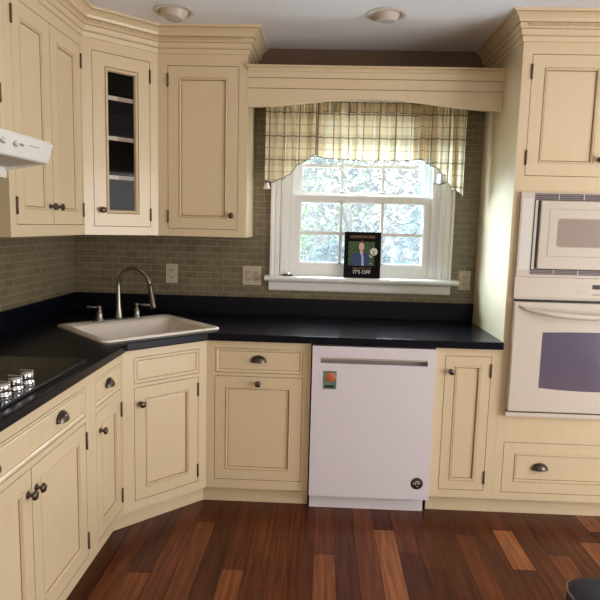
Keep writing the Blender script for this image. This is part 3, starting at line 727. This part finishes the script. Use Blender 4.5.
# ------------------------------------------------------------------ crown moulding
CP = [(.0, 0, 'cream'), (.007, 0, 'cream'), (.008, .006, 'cream'), (.010, .022, 'cream'), (.012, .024, 'glaze'), (.018, .030, 'cream'), (.021, .050, 'cream'), (.023, .052, 'glaze'), (.028, .055, 'cream'), (.030, .058, 'cream'),
      (.030, .076, 'cream'), (.034, .078, 'glaze'), (.037, .082, 'cream'), (.041, .092, 'cream'), (.050, .103, 'cream'), (.060, .110, 'cream'), (.064, .112, 'cream'), (.066, .114, 'glaze'), (.070, .117, 'cream'), (.072, .121, 'cream'), (.072, .1265, 'cream'), (0, .1265, 'cream')]
def crown(path, name, label, z0=UZ1 + .0003, dent=True):
    """path: xy polyline with the outside on its right-hand side"""
    t = thing(name, label, 'molding', (path[1][0], path[1][1], z0)); O = Vector((path[1][0], path[1][1]))
    P = [Vector(p) for p in path]; n = len(P); miter = []
    for i in range(n):
        d0 = (P[i] - P[i - 1]).normalized() if i else None; d1 = (P[i + 1] - P[i]).normalized() if i < n - 1 else None
        nr = lambda d: Vector((d.y, -d.x))
        if d0 is None: miter.append(nr(d1))
        elif d1 is None: miter.append(nr(d0))
        else:
            m = (nr(d0) + nr(d1)).normalized(); miter.append(m / m.dot(nr(d0)))
    b = MB(); V = []
    for i in range(n): V.append([b.bm.verts.new(((P[i] - O + miter[i] * o_).x, (P[i] - O + miter[i] * o_).y, z_)) for o_, z_, _ in CP])
    for i in range(n - 1):
        for j in range(1, len(CP)):
            f = b.bm.faces.new((V[i][j - 1], V[i + 1][j - 1], V[i + 1][j], V[i][j])); f.material_index = b.mi(CP[j][2])
    b.bm.faces.new(V[0]); b.bm.faces.new(V[-1][::-1]); b.build('molding_profile', t)
    b = MB()
    for i in range(n - 1):
        d = (P[i + 1] - P[i]); Ln = d.length; d.normalize(); nn = Vector((d.y, -d.x)); k = int(Ln / .0125)
        ang_ = math.atan2(d.y, d.x)
        for q in range(1, k):
            c = P[i] - O + d * (q * .0125) + nn * .032
            b.box(-.0035, .0035, -.0045, .0035, .061, .072, 'cream', 0, Matrix.Translation((c.x, c.y, 0)) @ Matrix.Rotation(ang_, 4, 'Z'))
    b.build('dentil_strip', t)
    return t
# outside must be on the right-hand side when walking the path
crown([(XL + DU, -2.2455), (XL + DU, -.604), (-.854, -.33), (-.3812, -.33), (-.3812, -.001)], 'crown_molding', 'cream dentil crown molding over the left and corner wall cabinets')
TW = .834
crown([(XT, -.001), (XT, F), (XT + TW, F), (XT + TW, -.001)], 'crown_molding', 'cream dentil crown molding on top of the tall oven cabinet')

# ------------------------------------------------------------------ tall oven cabinet
t = thing('tall_oven_cabinet', 'floor-to-ceiling cream cabinet housing the microwave and wall oven', 'cabinet', (XT, F, 0))
L_ = lambda x: x - XT
b = MB(); D = .6095; tk = .018
b.box(0, tk, .019, D, .1, UZ1); b.box(0, tk, .079, D, .0, .1); b.box(TW - tk, TW, .019, D, .1, UZ1); b.box(TW - tk, TW, .079, D, .0, .1); b.box(tk, TW - tk, D - .01, D, .1, UZ1, 'cavity')
for z in (.10, .46, 1.205, 1.66, UZ1 - tk): b.box(tk, TW - tk, .019, D - .01, z, z + tk, 'cavity' if z < 2 else 'cream')
b.build('cabinet_body', t)
frame(t, TW, FZ0, UZ1, [(L_(.978), L_(1.722), 1.7155, 2.269), (L_(1.0), L_(1.70), 1.262, 1.60), (L_(.99), L_(1.71), .585, 1.20), (L_(.972), L_(1.728), .138, .403)])
zm = L_(1.350)
door(t, L_(.978), zm, 1.7155, 2.269, .066, (zm - .030, 1.795), L_(.979), zh=(1.80, 2.19)); door(t, zm, L_(1.722), 1.7155, 2.269, .066, (zm + .030, 1.795), L_(1.721), zh=(1.80, 2.19))
drawer(t, L_(.972), L_(1.728), .138, .403, [(L_(1.16), .275), (L_(1.54), .275)], prof=door_prof(.064))
b = MB(); b.box(0.0005, TW, .062, .078, 0, FZ0 + .004); b.build('toe_kick', t)

# ------------------------------------------------------------------ microwave (built in, with trim kit)
t = thing('microwave', 'off-white built-in microwave framed by dark louvre vents above the oven', 'microwave', (.966, F - .001, 1.238))
X = lambda x: x - .966; Z = lambda z: z - 1.238; W = 1.736 - .966
b = MB(); b.box(X(1.03), X(1.67), .004, .45, Z(1.275), Z(1.595), 'bisque_dark'); b.build('oven_body', t)
b = MB()
b.holed(0, W, 0, Z(1.638), [(X(1.028), X(1.672), Z(1.250), Z(1.634))], -.020, -.0005, 'bisque', 'bisque')
b.box(X(1.672) + .006, W - .006, -.0215, -.020, .034, Z(1.61), 'bisque_light'); b.box(.006, X(1.022), -.0215, -.020, .034, Z(1.61), 'bisque_light')
b.build('trim_frame', t)
for z0_, z1_ in ((1.604, 1.633), (1.251, 1.274)):
    b = MB(); b.box(X(1.029), X(1.671), -.008, -.002, Z(z0_), Z(z1_), 'vent_black')
    for k in range(3):
        zc = z0_ + (z1_ - z0_) * (k + .5) / 3; b.box(X(1.029), X(1.671), -.017, -.008, Z(zc) - .0022, Z(zc) + .0022, 'vent_grey')
    x = 1.142
    while x < 1.66: b.box(X(x) - .0015, X(x) + .0015, -.0185, -.008, Z(z0_), Z(z1_), 'bisque_light'); x += .116
    b.build('vent_louvre', t)
b = MB()
for xm in (1.041, 1.659):
    b = MB(); b.box(X(xm) - .010, X(xm) - .006, -.018, -.003, Z(1.276), Z(1.602), 'vent_black'); b.box(X(xm) + .006, X(xm) + .010, -.018, -.003, Z(1.276), Z(1.602), 'vent_black')
    b.box(X(xm) - .006, X(xm) + .006, -.019, -.003, Z(1.276), Z(1.602), 'bisque_light'); b.build('side_strip', t)
def rring(mb, x0, x1, z0, z1, r, y): return [mb.bm.verts.new((a, y, c)) for a, c in rrect(x0, x1, z0, z1, r)]
def rpanel(mb, spec, mats_, cap_m):
    Rr = [rring(mb, *s) for s in spec]
    for k in range(1, len(Rr)):
        mi = mb.mi(mats_[k - 1]); n = len(Rr[0])
        for i in range(n):
            f = mb.bm.faces.new((Rr[k - 1][i], Rr[k - 1][(i + 1) % n], Rr[k][(i + 1) % n], Rr[k][i])); f.material_index = mi
    f = mb.bm.faces.new(Rr[-1]); f.material_index = mb.mi(cap_m)
dx0, dx1, dz0, dz1 = X(1.057), X(1.643), Z(1.279), Z(1.600)
b = MB()
a0, a1, c0, c1 = X(1.098), X(1.478), Z(1.338), Z(1.563)
rpanel(b, [(dx0, dx1, dz0, dz1, .004, -.002), (dx0, dx1, dz0, dz1, .004, -.030), (dx0 + .003, dx1 - .003, dz0 + .003, dz1 - .003, .004, -.033)], ['bisque', 'bisque'], 'bisque'); d = b.build('door', t)
b = MB(); rpanel(b, [(a0, a1, c0, c1, .006, -.0332), (a0 + .003, a1 - .003, c0 + .003, c1 - .003, .006, -.0342), (X(1.137), X(1.44), Z(1.382), Z(1.520), .014, -.0342), (X(1.141), X(1.436), Z(1.386), Z(1.516), .014, -.0352)], ['bisque_dark', 'bisque', 'bisque_dark'], 'mw_glass'); b.build('window', d)
b = MB(); b.lathe([(.0065, 0), (.0065, .0012), (.0095, .0012), (.0095, 0)], 'bisque_light', (X(1.157), -.033, Z(1.582)), 20, Matrix.Rotation(PI / 2, 4, 'X')); b.build('badge', d)
b = MB(); b.box(X(1.50), X(1.63), -.0345, -.033, Z(1.30), Z(1.58), 'bisque_dark', .0005); b.build('control_panel', d)

# ------------------------------------------------------------------ wall oven
t = thing('wall_oven', 'off-white wall oven with curved handle and dark glass window', 'oven', (.961, F - .001, .545))
X = lambda x: x - .961; Z = lambda z: z - .545; W = 1.739 - .961
b = MB(); b.box(X(1.0), X(1.70), .004, .5, Z(.60), Z(1.19), 'black'); b.build('oven_body', t)
b = MB(); b.box(0, W, -.022, -.0005, Z(1.130), Z(1.2365), 'bisque', .002)
k = b.mi('bisque'); b.prism([(-.022, Z(1.140)), (-.034, Z(1.134)), (-.034, Z(1.131)), (-.022, Z(1.131))], 'x', 0.004, W - .004, 'bisque'); d = b.build('control_panel', t)
g = MB(); g.box(X(1.330), X(1.43), -.0235, -.0222, Z(1.186), Z(1.207), 'black'); g.box(X(1.333), X(1.43), -.0235, -.0222, Z(1.158), Z(1.161), 'slot'); g.build('display', d)
g = MB()
for i, xx in enumerate((1.262, 1.282, 1.304)):
    g.box(X(xx) - .004, X(xx) + .004, -.0232, -.0222, Z(1.180), Z(1.1825), 'bisque_dark'); g.box(X(xx) - .004, X(xx) + .004, -.0232, -.0222, Z(1.168), Z(1.171), 'vent_grey'); g.box(X(xx) - .003, X(xx) + .003, -.0232, -.0222, Z(1.195), Z(1.201), 'bisque_dark')
g.build('touch_buttons', d)
b = MB(); b.box(.012, W - .012, -.012, -.0005, Z(1.1185), Z(1.1298), 'black'); b.build('vent_gap', t)
b = MB()
rpanel(b, [(.004, W - .004, Z(.5745), Z(1.1175), .004, -.002), (.004, W - .004, Z(.5745), Z(1.1175), .004, -.034), (.008, W - .008, Z(.578), Z(1.114), .006, -.038)], ['bisque', 'bisque'], 'bisque'); d = b.build('door', t)
b = MB(); wx0, wx1 = X(1.107), X(1.593)
top = [(wx0 + (wx1 - wx0) * i / 20, Z(.972) + .006 * math.sin(PI * i / 20)) for i in range(21)]
bot = [(wx1 - (wx1 - wx0) * i / 20, Z(.697) - .012 * math.sin(PI * i / 20)) for i in range(21)]
b.prism([(p[0], p[1]) for p in bot + top[:]], 'y', -.0395, -.0375, 'oven_glass'); b.build('window', d)
b = MB(); hp = []; hr = []
for i in range(31):
    q = i / 30; x = .028 + (W - .056) * q; e_ = math.sin(PI * q)
    hp.append((x, -.040 - .042 * min(1, e_ * 1.7), Z(1.096) - .040 * (e_ ** .6))); hr.append(.006 + .007 * min(1, e_ * 2.2))
b.tube(hp, hr, 'bisque', 12); b.build('handle', d)
b = MB(); b.box(-.001, W + .001, -.030, -.0005, 0, Z(.5665), 'bisque', .002); b.build('bottom_trim', t); b = MB(); b.box(.006, W - .006, -.012, -.0005, Z(.5668), Z(.5742), 'black'); b.build('vent_gap', t)

# ------------------------------------------------------------------ arched valance board over the window
t = thing('valance_board', 'cream arched wooden valance board bridging the cabinets over the window', 'valance', (.276, -.33, 2.062))
x0, x1 = -.3805, XT - .0005; ox = .276; xc = .27; hw = .655
pts = [(x0 - ox, 2.268 - 2.062), ]
arch = []
for i in range(41):
    x = x0 + (x1 - x0) * i / 40; tt = min(1, abs(x - xc) / hw); arch.append((x - ox, .050 * (.5 + .5 * math.cos(PI * tt))))
b = MB(); b.prism([(x0 - ox, .185)] + arch + [(x1 - ox, .185)], 'y', 0, .020, 'cream'); b.build('arched_board', t)
b = MB()
b.prism([(.02, .180), (-.003, .180), (-.006, .184), (-.009, .192), (-.012, .196), (-.024, .200), (-.030, .204), (-.030, .2065), (.02, .2065)][::-1], 'x', x0 - ox, x1 - ox, 'cream')
b.prism([(.0, .150), (-.003, .150), (-.003, .1785), (0, .1785)], 'x', x0 - ox, x1 - ox, 'cream')
b.prism([(.0, .094), (-.0022, .0945), (-.0022, .0970), (0, .0975)], 'x', x0 - ox, x1 - ox, 'glaze')
b.prism([(.0, .1470), (-.0022, .1472), (-.0022, .1495), (0, .1500)], 'x', x0 - ox, x1 - ox, 'glaze'); b.build('cap_molding', t)
b = MB(); b.box(x0 - ox, x1 - ox, .0205, .321, .168, .180, 'cream'); b.build('top_shelf', t)

# ------------------------------------------------------------------ curtain
t = thing('window_valance_curtain', 'beige plaid gathered valance curtain with dark edging across the window top', 'curtain', (.25, -.10, 1.64))
OX, OY, OZ = .25, -.10, 1.64
def cloth(name, xa, xb, ztop, zb, yoff, nfold, amp, seed, parent=t, uoff=0, full=1.5):
    rr = random.Random(seed); nu, nv = 150, 26; b = MB(); k = b.mi('plaid'); uvl = b.bm.loops.layers.uv.new('UVMap')
    ph = [rr.uniform(0, 2 * PI) for _ in range(4)]
    def fold(u): return .6 * math.sin(2 * PI * nfold * u + ph[0] + .8 * math.sin(2 * PI * u * nfold * .37 + ph[2])) + .4 * math.sin(2 * PI * nfold * 1.73 * u + ph[1])
    def gath(u): return math.sin(2 * PI * nfold * 3.1 * u + ph[3]) + .6 * math.sin(2 * PI * nfold * 4.7 * u + ph[0])
    V = []; low = []
    for i in range(nu + 1):
        u = i / nu; x = xa + (xb - xa) * u; bot = zb(x); row = []
        for j in range(nv + 1):
            v = j / nv; z = ztop + (bot - ztop) * v; dz = ztop - z
            a = amp * min(1, .25 + dz / .18); g_ = .008 * max(0, 1 - abs(dz - .05) / .10)
            y = yoff + a * fold(u) + g_ * gath(u) - .012 * v
            xx = x + .22 * a * math.cos(2 * PI * nfold * u + ph[0])
            row.append((b.bm.verts.new((xx - OX, y - OY, z - OZ)), u * (xb - xa) * full + uoff + .004 * fold(u), z))
        V.append(row); low.append(Vector(row[-1][0].co))
    for i in range(nu):
        for j in range(nv):
            q = (V[i][j], V[i + 1][j], V[i + 1][j + 1], V[i][j + 1]); f = b.bm.faces.new([w[0] for w in q]); f.material_index = k; f.smooth = True
            for lp_, w in zip(f.loops, q): lp_[uvl].uv = (w[1], w[2])

    o = b.build(name, parent, recalc=False)
    e_ = MB(); e_.tube([p + Vector((0, -.0015, 0)) for p in low], .0024, 'trim_tape', 6); e_.build('edge_trim', o)
    return o, low
def interp(tab):
    def f(x):
        if x <= tab[0][0]: return tab[0][1]
        for (a, p), (c, q) in zip(tab, tab[1:]):
            if x <= c:
                k = (x - a) / (c - a); k = k * k * (3 - 2 * k) if True else k; return p + (q - p) * k
        return tab[-1][1]
    return f
ZT = 2.170
cloth('center_swag', -.05, .60, ZT - .002, interp([(-.05, 1.842), (.10, 1.830), (.28, 1.824), (.45, 1.828), (.60, 1.838)]), -.088, 9, .017, 3)
cloth('gathered_heading', -.300, .812, ZT - .004, interp([(-.3, 2.088), (.812, 2.088)]), -.078, 17, .006, 21)
cloth('side_tail', -.300, -.022, ZT, interp([(-.300, 1.700), (-.265, 1.692), (-.20, 1.715), (-.165, 1.735), (-.125, 1.790), (-.06, 1.820), (-.022, 1.852)]), -.118, 4.3, .020, 5, uoff=.03)
cloth('side_tail', .555, .812, ZT, interp([(.555, 1.838), (.60, 1.815), (.66, 1.785), (.70, 1.755), (.705, 1.715), (.76, 1.668), (.812, 1.640)]), -.118, 3.9, .020, 9, uoff=.08)
# curled lower corners showing the pale lining
def curl(x, z, sx, sz, nm='lining_fold'):
    b = MB(); k = b.mi('lining'); G = []
    for i in range(9):
        a = i / 8; row = []
        for j in range(9):
            c = j / 8; row.append(b.bm.verts.new((x + sx * (a - .5) * (1 - .5 * c) - OX, -.135 + .022 * math.cos(PI * a * 1.4) - .008 * c - OY, z + sz * (c - .5) - .006 * math.sin(PI * a) - OZ)))
        G.append(row)
    for i in range(8):
        for j in range(8):
            f = b.bm.faces.new((G[i][j], G[i + 1][j], G[i + 1][j + 1], G[i][j + 1])); f.material_index = k; f.smooth = True
    o = b.build(nm, t, recalc=False)
    e_ = MB(); e_.tube([r[0].co.copy() for r in []] or [Vector((x + sx * (i / 8 - .5) - OX, -.135 + .022 * math.cos(PI * i / 8 * 1.4) - OY, z - sz * .5 - .006 * math.sin(PI * i / 8) - OZ)) for i in range(9)], .003, 'trim_tape', 6); e_.build('edge_trim', o)
curl(-.292, 1.672, .045, .035); curl(.672, 1.735, .055, .055)
b = MB(); b.tube([(-.315 - OX, .0, 2.150 - OZ), (.825 - OX, .0, 2.150 - OZ)], .006, 'white_paint', 10)
for x in (-.318, .826): b.box(x - .003 - OX, x + .003 - OX, -.008, .091, 2.137 - OZ, 2.163 - OZ, 'white_paint')
b.build('curtain_rod', t)

# ------------------------------------------------------------------ book on the sill
tilt = .06
t = thing('book', 'black hardcover book with a portrait photo leaning on the window sill', 'book', (.266, -.052, 1.1585))
t.rotation_euler = (-tilt, 0, 0)
BW, BH, BT = .212, .268, .020
b = MB(); b.box(-BW / 2, BW / 2, 0, .0025, 0, BH, 'book_black', .0008); b.box(-BW / 2, BW / 2, BT - .0025, BT, 0, BH, 'book_black', .0008); b.box(-BW / 2, -BW / 2 + .003, .002, BT - .002, 0, BH, 'book_black'); b.build('cover', t)
b = MB(); b.box(-BW / 2 + .004, BW / 2 - .004, .0027, BT - .0027, .004, BH - .004, 'page'); b.build('pages', t)
# printed portrait, thin printed layers on the cover
b = MB(); U = BH / 46.; 
b.box(-.082, .070, -.0004, 0, .072, .212, 'book_green'); pic = b.build('printed_portrait', t)
def blob(mb, pts, m, lift): mb.prism(pts, 'y', -lift - .0003, -lift, m)
def ell(cx, cz, rx, rz, n=20): return [(cx + rx * math.cos(2 * PI * i / n), cz + rz * math.sin(2 * PI * i / n)) for i in range(n)]
b = MB()
blob(b, [(-.066, .073), (.036, .073), (.040, .115), (.035, .140), (.014, .150), (-.006, .154), (-.022, .152), (-.048, .142), (-.062, .128)], 'navy', .0004)
blob(b, [(-.004, .073), (.010, .073), (.008, .120), (.002, .146), (-.010, .146), (-.006, .120)], 'shirt', .0007)
blob(b, [(-.014, .140), (.004, .140), (.004, .158), (-.014, .158)], 'skin', .0010)
blob(b, ell(-.005, .199, .018, .019), 'hair', .0009); blob(b, ell(-.006, .183, .0155, .024), 'skin', .0012); b.build('printed_figure', t)
b = MB(); blob(b, ell(.066, .155, .022, .022, 28), 'bisque_light', .0004)
blob(b, [(.062, .142), (.066, .142), (.066, .160), (.062, .160)], 'slot', .0008); blob(b, [(.055, .138), (.073, .138), (.073, .141), (.055, .141)], 'slot', .0008)
b.build('printed_badge', t); b = MB(); blob(b, [(.038, .132), (.046, .124), (.056, .118), (.058, .122), (.048, .132), (.042, .138)], 'bisque_light', .0004); b.build('printed_flower', t); b = MB(); blob(b, [(.044, .082), (.050, .086), (.058, .080), (.054, .088), (.048, .090)], 'bisque_light', .0004); b.build('printed_flower', t)
def text(s, size, x, z, m, parent, name, y=-.0006, bold=0, sp=1.0):
    cu = bpy.data.curves.new(name, 'FONT'); cu.body = s; cu.size = size; cu.extrude = .0002; cu.align_x = 'CENTER'; cu.offset = bold; cu.space_character = sp
    o = bpy.data.objects.new(name, cu); COL.objects.link(o); dg = bpy.context.evaluated_depsgraph_get()
    me = bpy.data.meshes.new_from_object(o.evaluated_get(dg)); bpy.data.objects.remove(o)
    me.materials.clear(); me.materials.append(M[m]); o = bpy.data.objects.new(name, me); COL.objects.link(o)
    o.parent = parent; o.location = (x, y, z); o.rotation_euler = (PI / 2, 0, 0); return o
text("IT'S OFF", .029, -.001, .026, 'white_print', t, 'cover_lettering', bold=.0003)
text("HOMEWORK", .023, .0, .232, 'gold_print', t, 'cover_lettering', sp=1.1)
text("KNOW WHEN TO SAY", .0105, -.001, .053, 'gold_print', t, 'cover_lettering')
# small chrome and black stopper
t = thing('sink_stopper', 'small round black and chrome stopper on the left end of the window sill', 'stopper', (-.172, -.022, 1.1583))
b = MB(); b.lathe([(0, 0), (.036, 0), (.037, .003), (.034, .006), (.020, .007), (0, .007)], 'black', (0, 0, 0), 28); b.build('rubber_disc', t)
b = MB(); b.lathe([(.020, .007), (.022, .012), (.018, .018), (0, .020)], 'chrome', (0, 0, 0), 24); b.build('chrome_cap', t)

# ------------------------------------------------------------------ outlets
def outlet(x, z, label, gangs=1, switch=False):
    w = .070 if gangs == 1 else .112; h = .114
    t = thing('outlet', label, 'outlet', (x, -.0085, z - h / 2))
    b = MB(); b.box(-w / 2, w / 2, -.006, 0, 0, h, 'outlet', .002); b.build('cover_plate', t)
    cs = [0] if gangs == 1 else [-.024, .024]
    for i, cx_ in enumerate(cs):
        b = MB()
        for zz in (.036, .078):
            b.box(cx_ - .017, cx_ + .017, -.0078, -.0062, zz - .014, zz + .014, 'outlet', .0005)
            b.box(cx_ - .009, cx_ - .005, -.0084, -.0079, zz - .006, zz + .006, 'slot'); b.box(cx_ + .005, cx_ + .009, -.0084, -.0079, zz - .006, zz + .006, 'slot'); b.box(cx_ - .002, cx_ + .002, -.0084, -.0079, zz - .012, zz - .008, 'slot')
        if gangs == 2 and i == 0: b.box(cx_ - .004, cx_ + .004, -.014, -.0079, .050, .064, 'outlet')
        b.build('socket', t)
outlet(-.864, 1.151, 'almond duplex outlet on the tile between the faucet and the wall cabinet corner')
outlet(-.382, 1.152, 'wide two-gang almond outlet plate on the tile left of the window', 2)
outlet(.872, 1.158, 'almond duplex outlet on the tile right of the window')

# ------------------------------------------------------------------ eyeball downlights
def downlight(x, y, label, ax, ay, drop):
    t = thing('recessed_light', label, 'ceiling light', (x, y, CZ))
    b = MB(); b.lathe([(.070, -.001), (.074, -.007), (.090, -.006), (.097, -.002), (.098, -.0003)], 'light_trim', (0, 0, 0), 36); b.build('trim_ring', t)
    Rm = Matrix.Rotation(ax, 4, 'X') @ Matrix.Rotation(ay, 4, 'Y')
    b = MB(); prof = [(.045, -drop - .016)]; r = .068
    prof = [(0, -.050), (.040, -.050), (.044, -.052), (.048, -.049)] + [(r * math.cos(a), -r * math.sin(a)) for a in [PI / 4 * (1 - i / 6) for i in range(7)]]
    b.lathe(prof, 'eyeball', (0, 0, drop), 32, Rm); e_ = b.build('eyeball', t)
    b = MB(); b.lathe([(0, -.0535), (.034, -.0520), (.038, -.0505)], 'bulb', (0, 0, drop), 24, Rm); b.build('lamp_face', e_)
downlight(-.705, -.575, 'eyeball recessed ceiling light above the corner wall cabinet', -.10, .12, .014)
downlight(.298, -.565, 'eyeball recessed ceiling light centred above the window', .12, 0, .022)

# ------------------------------------------------------------------ dark upholstered stool at lower right
t = thing('stool', 'charcoal upholstered stool with tan piping at the lower right corner', 'stool', (1.068, -2.06, 0))
bx, by = .30, .235
b = MB(); pts = rrect(-bx, bx, -by, by, .05, 2)
bm = b.bm; k = b.mi('charcoal'); prev = None
for ins, z in ((.012, .36), (0, .372), (0, .425), (.012, .445), (.045, .455)):
    ring_ = [bm.verts.new((p[0] * (1 - ins / bx), p[1] * (1 - ins / by), z)) for p in pts]
    if prev:
        for i in range(len(pts)):
            f = bm.faces.new((prev[i], prev[(i + 1) % len(pts)], ring_[(i + 1) % len(pts)], ring_[i])); f.smooth = True
    else: bm.faces.new(ring_[::-1])
    prev = ring_
bm.faces.new(prev); b.build('seat', t)
b = MB(); pp = [(p[0], p[1], .4275) for p in pts]; b.tube(pp + pp[:1], .004, 'tan_piping', 8, cap=False); b.build('piping', t)
for sx_ in (-1, 1):
    for sy_ in (-1, 1):
        b = MB(); b.tube([(sx_ * .24, sy_ * .18, 0), (sx_ * .23, sy_ * .17, .362)], [.014, .02], 'black', 10); b.build('leg', t)

# ------------------------------------------------------------------ outside the window
b = MB(); b.box(-14, 14, .2, 18, -.5, -.4, 'bounce_ground'); structure(b.build('ground'))
def shrub(name, label, x, y, z0, h, rx, ry, mt, n, size, seed, cat='shrub', grp=None):
    rr = random.Random(seed); t = thing(name, label, cat, (x, y, z0), 0, grp)
    b = MB(); k = b.mi(mt)
    for i in range(n):
        a = rr.uniform(0, 2 * PI); q = rr.random() ** .5; hh = rr.random()
        env = math.sin(PI * min(1, hh * .85 + .12)) ** .5
        px, py, pz = rx * q * env * math.cos(a), ry * q * env * math.sin(a), .15 + (h - .15) * hh
        R_ = Matrix.Rotation(rr.uniform(0, 2 * PI), 3, 'Z') @ Matrix.Rotation(rr.uniform(-1.2, 1.2), 3, 'X') @ Matrix.Rotation(rr.uniform(0, 2 * PI), 3, 'Z')
        s_ = size * rr.uniform(.6, 1.4); c = Vector((px, py, pz))
        f = b.bm.faces.new([b.bm.verts.new(c + R_ @ Vector(v)) for v in ((-s_, 0, 0), (-.2 * s_, -.35 * s_, .06 * s_), (s_, 0, 0), (-.2 * s_, .35 * s_, .06 * s_))]); f.material_index = k
    b.build('foliage', t, recalc=False)
    b = MB(); b.tube([(0, 0, 0), (.02, 0, h * .3), (-.03, .02, h * .7)], [.06, .045, .015], 'bark', 8)
    for i in range(6):
        a = rr.uniform(0, 2 * PI); z = h * rr.uniform(.15, .5); b.tube([(0, 0, z), (.5 * rx * math.cos(a), .5 * ry * math.sin(a), z + h * .25)], [.025, .008], 'bark', 6)
    b.build('stem', t)
G_ = 'shrubs outside the window'
shrub('shrub', 'pale green bushy shrub outside, at the left of the window', -.95, 3.3, -.4, 3.0, .85, .65, 'leaf_green', 6500, .06, 1, grp=G_)
shrub('shrub', 'greyish pink shrub outside, behind the middle panes above the book', .45, 5.3, -.4, 3.5, 1.5, .75, 'leaf_pink', 6500, .065, 2, grp=G_)
shrub('shrub', 'bluish green shrub outside, low behind the book', .30, 2.1, -.4, 1.70, .75, .35, 'leaf_blue', 3000, .06, 3, grp=G_)
shrub('shrub', 'pale shrub outside, seen in the right-hand panes', 1.75, 3.6, -.4, 2.9, .85, .7, 'leaf_blue', 4500, .07, 4, grp=G_)
shrub('tree', 'tall leafy green tree farther outside the window', -1.1, 8.2, -.4, 4.8, 2.3, 1.3, 'leaf_green', 4600, .12, 5, 'tree')
shrub('tree', 'tall pinkish tree farther outside on the right of the window', 3.3, 8.2, -.4, 4.6, 2.0, 1.2, 'leaf_pink', 3200, .12, 6, 'tree')

# ------------------------------------------------------------------ light
w = bpy.data.worlds.new('world'); scene.world = w; w.use_nodes = True; nt = w.node_tree
bg = nt.nodes['Background']
tc = nt.nodes.new('ShaderNodeTexCoord'); sp = nt.nodes.new('ShaderNodeSeparateXYZ'); rp = nt.nodes.new('ShaderNodeValToRGB')
nt.links.new(tc.outputs['Generated'], sp.inputs[0]); nt.links.new(sp.outputs['Z'], rp.inputs[0])
rp.color_ramp.elements[0].position = 0; rp.color_ramp.elements[0].color = (.045, .052, .056, 1); rp.color_ramp.elements[1].position = .75; rp.color_ramp.elements[1].color = (.88, .95, 1, 1)
nt.links.new(rp.outputs[0], bg.inputs['Color']); bg.inputs['Strength'].default_value = 25

def area(name, loc, rot, sx, sy, power, color):
    l = bpy.data.lights.new(name, 'AREA'); l.shape = 'RECTANGLE'; l.size = sx; l.size_y = sy; l.energy = power; l.color = color
    o = bpy.data.objects.new(name, l); COL.objects.link(o); o.location = loc; o.rotation_euler = rot; return o
area('rear_fill', ((RX0 + RX1) / 2, YB + .01, (RZ0 + RZ1) / 2), (PI / 2, 0, 0), RX1 - RX0 - .1, RZ1 - RZ0 - .1, 16, (1.0, .80, .58))  # warm fill lamp added inside the room, before the solid panel
area('right_fill', (XR - .01, (DY0 + DY1) / 2, DZ1 / 2), (PI / 2, 0, PI / 2), DY1 - DY0 - .1, DZ1 - .1, 108, (.99, .98, .97))  # fill lamp added inside the room to brighten the left cabinets

sl = bpy.data.lights.new('oven_side_fill', 'SUN'); sl.energy = 42.0; sl.angle = math.radians(42); sl.color = (.62, .82, 1.0)  # broad sun lamp added to brighten the tall cabinet's left side
so = bpy.data.objects.new('oven_side_fill', sl); COL.objects.link(so); so.location = (-4, 3, 3)
so.rotation_euler = Vector((.74, -.60, -.42)).to_track_quat('-Z', 'Y').to_euler()

scene.view_settings.view_transform = 'Standard'; scene.view_settings.look = 'None'; scene.view_settings.gamma = 1
scene.view_settings.use_curve_mapping = False; scene.view_settings.exposure = 0.0
